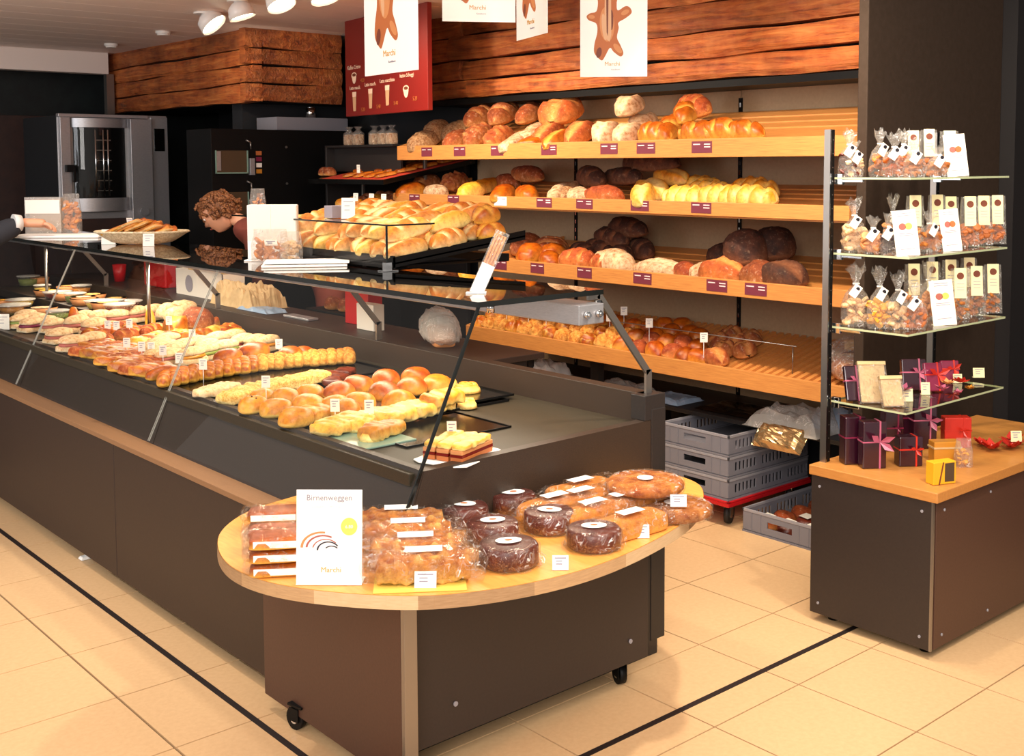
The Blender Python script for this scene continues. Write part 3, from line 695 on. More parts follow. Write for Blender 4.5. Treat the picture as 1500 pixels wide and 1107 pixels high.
for px, py, l in ((163, 68, 'small round ceiling fitting far left'), (239, 50, 'small round ceiling fitting left of the spotlights')):
    p = at(px, py, 'z', 2.51); tag(MB().cyl((0, 0, -.02), (0, 0, 0), .05, 20).cyl((0, 0, -.03), (0, 0, -.02), .04, 20).build('ceiling_fitting', 'white_metal', None, 0, (p.x, p.y, 2.53)), l, 'ceiling fitting')

# ================================================================ POSTERS
def blob(pts, k=5): return catmull(pts+[pts[0]], k)
def flat(name, pts, mat, par, d, flip=1):      # thin print piece in the local x-z plane
    b = MB(); n = len(pts); b.add([(x, -d, z) for x, z in pts], [tuple(range(n))]); return b.build(name, mat, par)
def bread_figure(par, s, cx, cz, paddle=False):
    """bread figure print: body, two arms, two legs (drawn flat on the sheet)"""
    out = [(-.22, .27), (-.17, .245), (-.12, .32), (-.055, .43), (0, .37), (.10, .30), (.145, .35), (.10, .47), (.05, .58), (.075, .72), (.07, .80), (.17, .86), (.265, .94), (.24, 1.02), (.17, 1.04), (.06, .98), (.045, 1.10), (.065, 1.22), (-.02, 1.34), (-.17, 1.34), (-.25, 1.22), (-.235, 1.10), (-.26, .97), (-.35, .945), (-.405, .90), (-.37, .84), (-.26, .79), (-.245, .66), (-.285, .50), (-.29, .36)]
    sm = catmull(out+[out[0]], 4)[:-1]
    flat('print', [(x*s, z*s) for x, z in sm], 'print_orange', par, .0012)
    def E(x0, z0, w, h, ang, mat, d):
        flat('print', [(s*(x0+w/2*math.cos(a)*math.cos(ang)-h/2*math.sin(a)*math.sin(ang)), s*(z0+w/2*math.cos(a)*math.sin(ang)+h/2*math.sin(a)*math.cos(ang))) for a in [2*math.pi*i/18 for i in range(18)]], mat, par, d)
    E(-.10, .78, .22, .52, .05, 'print_tan', .0016); E(-.14, .74, .07, .40, .1, 'print_pale', .0018); E(-.03, .84, .05, .3, 0, 'print_brown', .0017)
    E(-.22, .36, .08, .16, -.2, 'print_brown', .0016); E(.06, .42, .08, .18, .7, 'print_tan', .0016); E(.17, .95, .13, .07, .45, 'print_tan', .0016); E(-.33, .89, .10, .06, -.1, 'print_tan', .0016)
    E(-.09, 1.22, .20, .18, 0, 'print_tan', .0016)
    if paddle: flat('print', [(-.14*s, .58*s), (-.06*s, .52*s), (-.035*s, .62*s), (-.04*s, 1.4*s), (-.13*s, 1.4*s)], 'print_pale', par, .0022); flat('print', [(-.105*s, .66*s), (-.085*s, .60*s), (-.075*s, 1.4*s), (-.115*s, 1.4*s)], 'print_brown', par, .0024)
def poster(a, b_, z, lab, hh=.42, w=.30, paddle=False, fcz=.135, fcx=-.02, s=1.0):
    A = at(a[0], a[1], 'z', z); B = at(b_[0], b_[1], 'z', z); c = (A+B)/2; d = B-A; ww = d.length; rz = math.atan2(d.y, d.x)
    hh = ww*1.45
    o = empty('hanging_poster', lab, 'poster', (c.x, c.y, z), rz, 'posters hung from the ceiling')
    MB().box(-ww/2, ww/2, -.0008, .001, 0, hh).build('sheet', 'paper', o)
    bread_figure(o, ww, 0, 0, paddle)
    t = inst('lettering', text_mesh('Marchi', ww*.085, 'print_logo'), o, (-ww*.02, -.0016, ww*.165), (math.pi/2, 0, 0))
    inst('small_print', text_mesh('Konditorei', ww*.03, 'print_grey'), o, (ww*.03, -.0016, ww*.10), (math.pi/2, 0, 0))
    for x in (-ww*.42, ww*.42): MB().cyl((x, 0, hh-.003), (x, 0, 2.56-z if 2.56-z > hh else hh+.2), .0008, 5).build('string', 'white_metal', o)
poster((535, 112), (613, 102), 1.935, 'white poster of a bread figure hanging in front of the red menu board')
poster((648, 31), (755, 33), 2.2, 'white poster with only its lower edge showing, second from the left', fcz=.135)
poster((757, 60), (802, 48), 2.1, 'white poster turned sharply sideways, third from the left', fcz=.135)
poster((850, 113), (948, 112), 2.0, 'white bread figure poster at the right, a dark stripe down the bread', paddle=True, fcz=.13)

# ================================================================ MENU BOARD
A = at(507, 171, 'z', 1.93); B = at(627, 161, 'z', 1.93); d = B-A; L = d.length; rz = math.atan2(d.y, d.x); c = (A+B)/2
mn = empty('menu_board', 'dark red coffee menu board with pictures of cups under the ceiling', 'sign', (c.x, c.y, 1.93), rz)
MB().box(-L/2, L/2, 0, .03, 0, .60).build('panel', 'maroon', mn, .002)
for x in (-L*.4, L*.4): MB().cyl((x, .015, .60), (x, .015, .66), .004, 6).build('hanger', 'alu', mn)
def mt(body, x, z, s, mat='menu_text'): inst('lettering', text_mesh(body, s, mat), mn, (x*L, -.0015, z), (math.pi/2, 0, 0), (1.1, 1.2, 1))
mt('Kaffee Crème', -.38, .292, .030); mt('4.20', -.27, .205, .028, 'print_orange')
for k, (x, z, n_, p_) in enumerate([(-.37, .165, 'Latte macch.', '5.20'), (-.17, .175, 'Latte macch.', '5.40'), (.04, .185, 'Latte macchiato', '5.40'), (.27, .20, 'heisse Schoggi', '5.20')]):
    mt(n_, x, z, .027); mt(p_, x+(.1 if k < 3 else .09), z-.14, .028, 'print_orange')
def glass_print(x, z):
    flat('glass_picture', [(x*L-.028, z+.12), (x*L-.018, z), (x*L+.018, z), (x*L+.028, z+.12)], 'print_pale', mn, .0015)
    flat('glass_picture', [(x*L-.029, z+.12), (x*L-.026, z+.09), (x*L+.026, z+.09), (x*L+.029, z+.12)], 'menu_text', mn, .002)
for x in (-.38, -.17, .04): glass_print(x, .03+(x+.38)*.04)
def cup_print(x, z):
    flat('cup_picture', [(x*L+.038*math.cos(a)*(1 if math.sin(a) > 0 else .8), z+.038*math.sin(a)*(.6 if math.sin(a) > 0 else 1.3)) for a in [i*math.pi/10 for i in range(20)]], 'menu_text', mn, .0015)
    flat('cup_picture', [(x*L+.026*math.cos(a), z+.006+.010*math.sin(a)) for a in [i*math.pi/8 for i in range(16)]], 'print_brown', mn, .002)
cup_print(-.38, .25); cup_print(.26, .13)

# ================================================================ OVEN, BLACK UNIT
ov = empty('steel_oven', 'stainless steel tower oven with a curved glass door', 'oven', (2.95, 7.75, 0)); 
def ob(name, mat, x0, x1, y0, y1, z0, z1, bev=.003, par=None): return MB().box(x0-2.95, x1-2.95, y0-7.75, y1-7.75, z0, z1).build(name, mat, par or ov, bev)
P = at(84, 167, 'y', 7.5); Q = at(245, 171, 'y', 7.5)
xl, xr, zt, zl = P.x, Q.x, 1.955, 1.33
ob('stand', 'dark_wood', xl+.06, xr-.1, 7.52, 8.2, .158, zl-.02)
ob('body', 'dark_wall', xl+.012, xr-.01, 7.53, 8.2, zl-.05, zt-.01); ob('front_frame', 'steel', xl, xr, 7.515, 7.53, zl-.05, zt)
ob('left_jamb', 'steel', xl+.01, xl+.075, 7.49, 7.525, zl, zt-.02); ob('top_trim', 'steel', xl, xr-.14, 7.485, 7.52, zt-.022, zt)
ob('right_panel', 'steel', xl+.455, xl+.60, 7.47, 7.525, zl-.12, zt-.025); ob('control_panel', 'steel', xl+.605, xr, 7.50, 7.525, zl-.12, zt-.01)
ob('display', 'black_gloss', xl+.625, xr-.025, 7.494, 7.5, 1.72, 1.87, .001)
cx_ = xl+.265; dr = MB(); n = 24
def cyl_door(z0, z1, mat, name, r=.205, par=ov, yoff=0):
    b = MB(); vs = []
    for z in (z0, z1):
        for i in range(n+1):
            a = math.pi*(1+i/n); vs.append((cx_-2.95+r*math.cos(a), 7.56+yoff-7.75+r*.55*math.sin(a), z))
    b.add(vs, [(i, i+1, n+2+i, n+1+i) for i in range(n)], True); return b.build(name, mat, par)
cyl_door(zt-.085, zt-.028, 'steel', 'door_head'); cyl_door(zl, zl+.085, 'steel', 'door_foot')
gd = cyl_door(zl+.085, zt-.085, 'glass', 'door_glass'); cyl_door(zl-.0, zt-.03, 'black', 'oven_chamber', .198, ov, .012)
for k in range(6):
    z = zl+.13+k*.065; MB().box(cx_-2.95-.05, cx_-2.95+.05, -.300, -.292, z, z+.006).build('rack', 'alu', ov)
for x in (-.05, .0, .03): MB().cyl((cx_-2.95+x, -.299, zl+.10), (cx_-2.95+x, -.299, zt-.10), .006, 8).build('rack_post', 'chrome', ov)
MB().box(xl-2.95+.03, xl-2.95+.075, -.30, -.262, 1.585, 1.63).box(xl-2.95+.07, xl-2.95+.088, -.30, -.28, 1.52, 1.62).build('door_handle', 'black', ov, .003)
MB().cyl((xl-2.95+.53, -.30, 1.32), (xl-2.95+.53, -.285, 1.32), .03, 16).build('knob', 'steel', ov)
K_ = 1.107; ov.location = CPOS+(ov.location-CPOS)*K_; ov.scale = (K_,)*3
bo = empty('black_oven_cabinet', 'tall black oven cabinet with two small windows under the bulkhead', 'oven', (3.9, 7.0, 0))
def bb(name, mat, x0, x1, y0, y1, z0, z1, bev=.002): return MB().box(x0-3.9, x1-3.9, y0-7, y1-7, z0, z1).build(name, mat, bo, bev)
bb('body', 'black', 3.36, 4.42, 6.97, 7.33, .0, 1.86); bb('top_casing', 'grey_plastic', 3.86, 4.42, 7.02, 7.30, 1.862, 1.95)
for z0, z1 in ((1.57, 1.72), (1.29, 1.45)):
    bb('window', 'brown_print', 3.385, 3.61, 6.962, 6.97, z0, z1); bb('window_trim', 'glass_green', 3.385, 3.61, 6.955, 6.964, z0, z0+.008, 0); bb('window_trim', 'glass_green', 3.605, 3.612, 6.955, 6.964, z0, z1, 0); bb('window_trim', 'glass_green', 3.383, 3.390, 6.955, 6.964, z0, z1, 0)
    bb('painted_reflection', 'steel', 3.39, 3.42, 6.958, 6.966, z0+.02, z1-.005, 0); bb('door_latch', 'steel', 3.62, 3.655, 6.945, 6.97, z0-.01, z1-.05)  # steel strip stands in for the reflection on the oven window
    MB().tube([(3.60-3.9, -.04, z1+.07), (3.625-3.9, -.055, z1+.055), (3.63-3.9, -.05, z1+.01)], .006, 6).build('handle', 'alu', bo)
    for q in range(4): bb('sticker', ['amber', 'paper', 'magenta', 'print_orange'][q], 3.675, 3.715, 6.966, 6.97, z0-.0+q*.04, z0+.028+q*.04, 0)
for x, z in ((3.90, 1.745), (3.90, 1.50)): MB().cyl((x-3.9, -.03, z), (x-3.9, -.036, z), .008, 10).build('button', 'alu', bo)
tag(MB().cyl((0, 0, 0), (0, 0, .07), .035, 20).cyl((0, 0, .07), (0, 0, .075), .03, 20).build('steel_canister', 'chrome', None, 0, (4.17, 7.1, 1.951)), 'small shiny canister on top of the black oven cabinet', 'canister')

# ================================================================ PASTRY RACK left of the bread shelves
rk = empty('pastry_rack', 'dark rack with sloping pastry trays left of the wooden bread shelves', 'rack', (4.1, 6.2, 0))
def rb(name, mat, x0, x1, y0, y1, z0, z1, bev=.002): return MB().box(x0-4.1, x1-4.1, y0-6.2, y1-6.2, z0, z1).build(name, mat, rk, bev)
rb('side_board', 'laminate_dark', 4.0, 4.6, 6.62, 6.64, .0, 1.74); rb('back_board', 'laminate_dark', 4.57, 4.6, 5.86, 6.62, 0, 1.735); rb('top_board', 'laminate_dark', 4.0, 4.6, 5.86, 6.64, 1.735, 1.75)
rb('partition', 'laminate_dark', 4.06, 4.08, 5.86, 6.62, 1.58, 1.735)
def tray_s(name, mat, x0, x1, y0, y1, za, zb_, th=.014, par=None, O=(4.1, 6.2)):
    mb = MB(); n = 4; pts = [(x0, za-th), (x1, zb_-th), (x1, zb_), (x0, za)]
    mb.add([(x-O[0], y0-O[1], z) for x, z in pts]+[(x-O[0], y1-O[1], z) for x, z in pts], [(q, (q+1) % n, n+(q+1) % n, n+q) for q in range(n)]+[(3, 2, 1, 0), (4, 5, 6, 7)])
    return mb.build(name, mat, par or rk)
t1 = tray_s('tray', 'black_gloss', 3.86, 4.56, 5.75, 6.62, 1.535, 1.66, .03); tray_s('red_mat', 'red_mat', 3.87, 4.55, 5.76, 6.46, 1.538, 1.663, .003, t1)
t2 = tray_s('tray', 'black_gloss', 3.86, 4.56, 5.75, 6.50, 1.345, 1.44, .03)
for y in (5.80, 6.5): rb('support_rail', 'alu', 4.2, 4.22, y, y+.02, 1.1, 1.66)
g = 'small golden pastries on the red mat of the dark rack'
fl = loaf_mesh('slab', .13, .07, .022, 'gold', 3)
k = 0
for j, y in enumerate((5.86, 5.98, 6.10, 6.22, 6.34)):
    for i, x in enumerate((3.95, 4.10, 4.26, 4.42)):
        if (i+j) % 5 == 4: continue
        z = 1.538+(x-3.87)*.184
        bread('pastry', fl, 'flat golden pastry on the red mat of the dark rack', 'pastry', (x, y, z+.004), R(rnd.uniform(60, 110)), g, rot=(0, R(-10), R(rnd.uniform(-20, 20)))); k += 1
for y in (6.50, 6.56): bread('bread_roll', loaf_mesh('bun', .09, .08, .06, 'brown', 5), 'brown roll at the far left corner of the dark rack', 'roll', (3.95, y, 1.552), 0, 'rolls at the far end of the dark rack')
bn = [loaf_mesh('bun', .085, .075, .06, 'yellow', 6), loaf_mesh('bun', .09, .075, .065, 'brown', 7)]
for j, y in enumerate((5.82, 5.92, 6.02, 6.12, 6.22, 6.32)):
    for i, x in enumerate((3.92, 4.02, 4.12, 4.22)):
        z = 1.345+(x-3.86)*.136
        bread('bread_roll', bn[(i > 0)*1 if (i+j) % 3 else 0], 'small roll heaped on the lower tray of the dark rack', 'roll', (x, y, z+.002), rnd.uniform(0, 3), 'rolls on the lower tray of the dark rack')
for px, py, l in ((521, 297, 'leftmost'), (544, 296, 'middle'), (562, 296, 'rightmost')):
    p = at(px, py, 'x', 3.89); card('%s price card standing among the rolls of the dark rack' % l, (p.x, p.y, 1.40), .03, .05)
p = at(525, 238, 'x', 3.95); card('thin price card at the left of the red pastry mat', (p.x, p.y, 1.575), .02, .05, tilt=8)
def bread_bag(pos, lab, w=.085, h=.15, mat='floury', group=None, rz=0):
    o = empty('bread_bag', lab, 'bag', pos, rz, group)
    MB().box(-w/2, w/2, -.03, .03, 0, h*.62).build('sliced_bread', mat, o, .012)
    b = MB(); n = 10; vs = []
    for k, (sx, z) in enumerate([(1.08, -.0), (1.1, h*.3), (1.08, h*.66), (.5, h*.82), (.35, h*.88), (.8, h*1.05)]):
        for i in range(n):
            a = 2*math.pi*i/n; vs.append((w/2*sx*math.copysign(abs(math.cos(a))**.6, math.cos(a)), .033*sx*math.copysign(abs(math.sin(a))**.6, math.sin(a)), z))
    b.add(vs, [(k*n+i, k*n+(i+1) % n, (k+1)*n+(i+1) % n, (k+1)*n+i) for k in range(5) for i in range(n)], True); b.build('wrapper', 'cello_bag', o); return o
for i, (px, l) in enumerate([(508, 'leftmost'), (521, 'second from the left'), (545, 'middle'), (558, 'fourth from the left'), (570, 'rightmost')]):
    p = at(px, 205, 'x', 4.08); bread_bag((4.10, p.y, 1.751), 'clear bag of sliced bread on top of the dark rack, '+l, .07, .115, 'floury', 'bagged sliced bread on the dark rack', R(80))

# ================================================================ LOAVES ON THE SLOPING SHELVES
def put(si, px, py, xd, kind, L, Wd, H, mat, yaw, lab, lvl=0, seed=0, cat='bread', name='loaf', group=None, pitch=0):
    s = SH[si]; p = at(px, py, 'x', xd); zz = s['z']+s['k']*(xd-4.0)+(.002 if si == 3 else .006)
    me = loaf_mesh(kind, L, Wd, H, mat, seed); h = height(me)
    if lvl: zz = max(zz+lvl*.055, p.z-h*.5)
    tilt = math.atan(s['k'])
    rot = (Matrix.Rotation(-tilt, 3, 'Y') @ Matrix.Rotation(R(yaw), 3, 'Z') @ Matrix.Rotation(R(pitch), 3, 'Y')).to_euler()
    return bread(name, me, lab, cat, (xd, p.y, zz), 0, group, rot=rot)
TS = 'on the topmost bread shelf'; T2 = 'on the second bread shelf'; T3 = 'on the third bread shelf'
put(0, 622, 200, 4.09, 'batard', .24, .13, .11, 'grain', 10, 'pale floury long loaf, first at the left end '+TS, seed=1)
put(0, 642, 190, 4.24, 'batard', .30, .14, .13, 'grain', 25, 'large pale grainy loaf leaning up behind the first one '+TS, seed=2)
put(0, 672, 197, 4.11, 'batard', .22, .13, .10, 'brown', 10, 'brown crusty loaf right of the pale grainy ones '+TS, seed=3)
put(0, 672, 182, 4.32, 'batard', .26, .13, .10, 'grain', 5, 'pale grainy loaf half hidden at the back left '+TS, seed=4)
put(0, 705, 192, 4.14, 'batard_knob', .24, .13, .11, 'brown', 10, 'rough brown loaf under the two dark top loaves '+TS, seed=5)
put(0, 733, 195, 4.12, 'batard_knob', .24, .13, .10, 'red_brown', 15, 'reddish brown rough loaf left of the pale thin one '+TS, seed=6)
put(0, 706, 168, 4.32, 'batard_slash', .26, .12, .12, 'brown', 12, 'dark scored loaf lying on top at the left '+TS, 1, 7)
put(0, 740, 163, 4.34, 'batard_slash', .32, .14, .13, 'brown', 25, 'dark scored loaf reaching highest at the left '+TS, 1, 8)
put(0, 757, 199, 4.10, 'slab', .27, .11, .06, 'floury', 20, 'pale flat loaf lying low in the front row '+TS, seed=9)
put(0, 790, 198, 4.13, 'slab', .26, .13, .06, 'gold', 15, 'golden flat loaf beside the pale flat one '+TS, seed=10)
put(0, 778, 172, 4.38, 'batard', .22, .13, .11, 'brown', 10, 'brown loaf at the back left of the big round one '+TS, 1, 11)
put(0, 783, 183, 4.24, 'batard', .30, .12, .08, 'floury', 20, 'pale pink-crusted loaf behind the front row '+TS, seed=12)
put(0, 826, 168, 4.34, 'bun_cross', .30, .24, .15, 'red_brown', 20, 'big round red-brown loaf at the back '+TS, 1, 13)
put(0, 806, 190, 4.20, 'batard_long', .30, .14, .10, 'red_brown', 20, 'reddish split loaf in front of the big round one '+TS, seed=14)
put(0, 820, 196, 4.10, 'batard_long', .26, .13, .09, 'gold', 15, 'golden split loaf beneath the reddish split loaf '+TS, seed=15)
put(0, 852, 188, 4.16, 'batard_long', .24, .14, .11, 'red_brown', 10, 'reddish loaf left of the floury torn rolls '+TS, seed=16)
put(0, 892, 190, 4.12, 'batard_long', .20, .14, .12, 'floury', 15, 'white dusted torn loaf, left of the floury pair '+TS, seed=17)
put(0, 922, 188, 4.12, 'batard_long', .20, .14, .12, 'floury', 15, 'white dusted torn loaf, right of the floury pair '+TS, seed=18)
put(0, 924, 163, 4.24, 'batard_long', .22, .13, .10, 'floury', 20, 'white dusted torn loaf lying on top of the floury pair '+TS, 2, 19)
put(0, 944, 176, 4.32, 'batard_long', .22, .13, .10, 'floury', 20, 'white dusted torn loaf hidden behind the floury ones '+TS, 0, 20)
put(0, 963, 186, 4.10, 'batard_slash', .23, .12, .11, 'gold', 80, 'golden scored white loaf right of the floury ones '+TS, seed=21)
put(0, 990, 180, 4.20, 'batard_slash', .34, .12, .11, 'gold', 20, 'golden scored loaf pointing into the shelf '+TS, seed=22)
put(0, 1020, 160, 4.34, 'batard_slash', .24, .14, .11, 'red_brown', 70, 'deep golden loaf on top at the right '+TS, 1, 23)
put(0, 1008, 168, 4.28, 'batard_slash', .30, .12, .10, 'gold', 30, 'golden loaf just under the highest right one '+TS, 1, 24)
put(0, 1030, 188, 4.09, 'batard_slash', .26, .12, .11, 'gold', 88, 'golden scored loaf, third from the right end '+TS, seed=25)
put(0, 1062, 186, 4.10, 'batard_slash', .28, .12, .11, 'gold', 86, 'golden scored loaf, second from the right end '+TS, seed=26)
put(0, 1090, 187, 4.10, 'batard_slash', .24, .11, .10, 'gold', 90, 'golden scored loaf at the right end '+TS, seed=27)
# second shelf
for a in [(603, 275, 4.10, 'batard', .24, .13, .09, 'gold', 10, 'golden loaf, first at the left end', 0, 31),
          (627, 268, 4.26, 'batard_knob', .22, .12, .10, 'brown', 10, 'brown crusty loaf at the back left', 0, 32),
          (640, 277, 4.11, 'batard', .22, .12, .08, 'floury', 80, 'pale tan loaf low at the left', 0, 33),
          (668, 267, 4.28, 'batard_knob', .22, .12, .10, 'brown', 10, 'second brown crusty loaf at the back left', 0, 34),
          (693, 275, 4.12, 'batard', .26, .12, .10, 'butter', 20, 'bright yellow loaf left of the white label', 0, 35),
          (712, 270, 4.26, 'batard', .28, .12, .09, 'yellow', 20, 'yellow loaf behind the bright yellow one', 0, 36),
          (738, 276, 4.10, 'batard', .30, .13, .09, 'gold', 35, 'long tan loaf above the white label', 0, 37),
          (772, 277, 4.11, 'batard', .26, .12, .09, 'gold', 60, 'golden tan loaf right of the white label', 0, 38),
          (775, 265, 4.34, 'batard', .40, .13, .09, 'brown', 70, 'long brown loaf at the back, left of the pale sticks', 1, 39),
          (745, 264, 4.36, 'batard', .30, .12, .09, 'brown', 70, 'brown loaf at the back above the white label', 0, 40),
          (822, 274, 4.14, 'batard', .34, .10, .08, 'floury', 30, 'long pale thin loaf pointing into the shelf', 0, 41),
          (838, 277, 4.20, 'batard', .34, .10, .08, 'grain', 30, 'long pale grey loaf beside the thin one', 0, 42),
          (868, 258, 4.26, 'batard_slash', .36, .13, .10, 'rye', 60, 'dark rye loaf resting on the pale loaves', 1, 43),
          (912, 260, 4.30, 'batard_slash', .34, .12, .09, 'rye', 80, 'dark rye loaf right beside the first dark one', 1, 44),
          (955, 244, 4.36, 'batard_slash', .42, .13, .11, 'rye', 85, 'darkest rye loaf, highest of the dark loaves', 2, 45),
          (885, 281, 4.10, 'batard', .30, .12, .09, 'red_brown', 88, 'reddish crusty loaf left of the pale yellow one', 0, 46),
          (850, 281, 4.10, 'batard', .22, .12, .08, 'floury', 60, 'pale loaf left of the reddish crusty one', 0, 461),
          (945, 281, 4.09, 'batard_long', .28, .13, .11, 'butter', 40, 'pale yellow split loaf with a white tip', 0, 47),
          (958, 271, 4.22, 'batard_long', .36, .14, .11, 'butter', 60, 'large bright yellow split loaf behind the pale tipped one', 0, 48),
          (985, 266, 4.30, 'batard_long', .30, .12, .09, 'yellow', 70, 'yellow loaf at the back of the bright yellow pair', 1, 49)]:
    put(1, *a[:9], a[9]+' '+T2, a[10], a[11])
for j, (px, py, xd, yaw, l, lv) in enumerate([(1008, 286, 4.10, 85, 'first braided loaf from the left, front row', 0), (1038, 280, 4.20, 80, 'braided loaf behind the first two', 0), (1022, 272, 4.32, 80, 'braided loaf at the back left', 0), (1058, 287, 4.10, 85, 'second braided loaf from the left, front row', 0), (1100, 287, 4.10, 88, 'braided loaf at the right end, front row', 0), (1105, 277, 4.25, 80, 'braided loaf at the back right', 0)]):
    put(1, px, py, xd, 'braid', .29, .14, .105, 'butter' if j != 5 else 'yellow', yaw, 'golden '+l+' '+T2, lv, 60+j)
# third shelf
for a in [(778, 366, 4.10, 'bun', .19, .16, .12, 'gold', 20, 'round tan loaf, first at the left', 0, 71),
          (806, 374, 4.08, 'batard', .20, .12, .09, 'gold', 60, 'small tan loaf low beside the round tan one', 0, 72),
          (772, 352, 4.26, 'bun', .22, .18, .12, 'brown', 20, 'brown round loaf behind the round tan one', 0, 73),
          (808, 352, 4.24, 'bun_slash', .22, .18, .12, 'brown', 20, 'brown scored round loaf at the back left', 0, 74),
          (812, 362, 4.15, 'bun', .18, .15, .11, 'gold', 20, 'round golden loaf between the tan loaves', 0, 75),
          (847, 371, 4.09, 'batard_slash', .25, .14, .12, 'red_brown', 88, 'reddish scored loaf left of the pale striped one', 0, 76),
          (855, 357, 4.24, 'batard_slash', .30, .13, .10, 'rye', 60, 'dark loaf low behind the reddish scored one', 0, 77),
          (882, 356, 4.30, 'batard_slash', .34, .12, .10, 'rye', 70, 'long dark loaf at the bottom of the dark heap', 0, 78),
          (897, 345, 4.34, 'batard_slash', .34, .13, .10, 'rye', 70, 'glossy dark loaf in the middle of the dark heap', 1, 79),
          (922, 336, 4.36, 'batard_slash', .32, .13, .10, 'rye', 75, 'darkest loaf on top of the dark heap', 2, 80),
          (940, 354, 4.36, 'batard_slash', .26, .13, .11, 'rye', 60, 'dark loaf at the right end of the dark heap', 0, 81),
          (912, 366, 4.22, 'batard_slash', .24, .12, .10, 'rye', 30, 'dark loaf tucked under the heap behind the striped loaf', 0, 82),
          (902, 379, 4.10, 'batard_slash', .33, .15, .12, 'floury', 75, 'floury striped loaf right of the reddish scored one', 0, 83),
          (884, 378, 4.08, 'bun_slash', .16, .14, .11, 'red_brown', 75, 'red-brown striped loaf pressed against the floury striped one', 0, 831),
          (965, 386, 4.10, 'batard_long', .32, .14, .09, 'floury', 85, 'long pale loaf in the middle of the front row', 0, 84),
          (1004, 393, 4.10, 'batard', .16, .12, .08, 'red_brown', 60, 'small reddish loaf low between pale and round loaves', 0, 85),
          (1030, 395, 4.12, 'batard', .18, .12, .08, 'floury', 30, 'small pale loaf beside the small reddish one', 0, 86),
          (1060, 393, 4.08, 'bun_long', .25, .15, .13, 'red_brown', 88, 'round red-brown loaf left of the floury dark loaves', 0, 87),
          (1062, 372, 4.28, 'bun', .20, .15, .13, 'rye', 60, 'dark round loaf half hidden behind the grey one', 0, 88),
          (1095, 373, 4.20, 'bun', .23, .22, .17, 'rye', 40, 'large grey-dusted dark round loaf at the back', 1, 89),
          (1118, 366, 4.34, 'bun', .17, .16, .12, 'brown', 40, 'small dark loaf between the two largest dark ones', 1, 90),
          (1136, 364, 4.32, 'bun', .22, .20, .16, 'rye', 40, 'highest dark round loaf at the right', 1, 91),
          (1112, 399, 4.07, 'bun', .18, .16, .13, 'brown', 70, 'floury brown round loaf in the front right row', 0, 92),
          (1148, 400, 4.10, 'bun_long', .26, .18, .14, 'rye', 75, 'dark loaf with a red-brown face, right end', 0, 93)]:
    put(2, *a[:9], a[9]+' '+T3, a[10], a[11])
# lowest shelf: rows of rolls
s4 = SH[3]; g1 = 'seeded rolls in the front row of the lowest bread shelf'
fr = [(700, 468), (1015, 522)]
row = [(703, 467), (718, 471), (735, 474), (752, 477), (770, 481), (789, 484), (808, 488), (827, 491), (846, 494), (864, 497), (884, 500), (900, 503)]
for j, (px, py) in enumerate(row):
    xd = 4.08; p = at(px, py, 'x', xd); me = loaf_mesh('bun_knob', .115, .10, .075, 'seeded' if j % 3 else 'gold', 100+j % 4)
    bread('bread_roll', me, 'seed-crusted golden roll in the front row of the lowest bread shelf', 'roll', (xd, p.y, s4['z']+s4['k']*.08), rnd.uniform(0, 3), g1, rot=(0, -.2, rnd.uniform(0, 3)))
    if j % 1 == 0:
        bread('bread_roll', me, 'seed-crusted golden roll behind the front row of the lowest bread shelf', 'roll', (xd+.115, p.y+.02, s4['z']+s4['k']*.2), 0, 'seeded rolls behind the front row of the lowest bread shelf', rot=(0, -.2, rnd.uniform(0, 3)))
for j, (px, py) in enumerate([(914, 505), (935, 509), (960, 512), (985, 517), (1003, 520)]):
    p = at(px, py, 'x', 4.08)
    for q, dx in enumerate((0, .11)):
        bread('bread_roll', loaf_mesh('bun', .13, .10, .085, 'red_brown' if j % 2 else 'gold', 110+j % 3), ['plain round tan roll in the front row of the lowest bread shelf', 'plain round tan roll behind the front row of the lowest bread shelf'][q], 'roll', (4.08+dx, p.y+q*.02, s4['z']+s4['k']*(.08+dx)), 0, ['tan rolls in the front row of the lowest shelf', 'tan rolls behind the front row of the lowest shelf'][q], rot=(0, -.2, rnd.uniform(0, 3)))
put(3, 1024, 520, 4.09, 'batard', .13, .10, .08, 'gold', 85, 'square-ended tan roll left of the tall white price card', 0, 120, 'roll', 'bread_roll')
put(3, 1050, 516, 4.12, 'batard_long', .17, .11, .09, 'red_brown', 60, 'split red-brown roll beside the tall white price card', 0, 121, 'roll', 'bread_roll')
for j, (px, py, xd, lv) in enumerate([(1062, 505, 4.22, 0), (1080, 497, 4.32, 0), (1092, 502, 4.25, 0), (1072, 488, 4.40, 0), (1100, 492, 4.38, 0), (1056, 499, 4.30, 0)]):
    put(3, px, py, xd, 'bun_cross', .12, .11, .09, 'brown', 30*j, 'dark cross-cut roll in the cluster at the right end of the lowest bread shelf', lv, 122+j % 2, 'roll', 'bread_roll', 'dark cross-cut rolls on the lowest shelf')
for j, (px, py, xd) in enumerate([(930, 480, 4.34), (952, 478, 4.36), (975, 474, 4.42), (985, 484, 4.34), (1012, 486, 4.36), (1025, 490, 4.34), (905, 474, 4.36), (1000, 476, 4.44), (880, 470, 4.36), (960, 488, 4.26), (1000, 495, 4.25)]):
    put(3, px, py, xd, 'bun', .115, .10, .075, 'gold', 30*j, 'plain golden roll scattered at the back of the lowest bread shelf', 0, 130+j % 3, 'roll', 'bread_roll', 'golden rolls at the back of the lowest shelf')
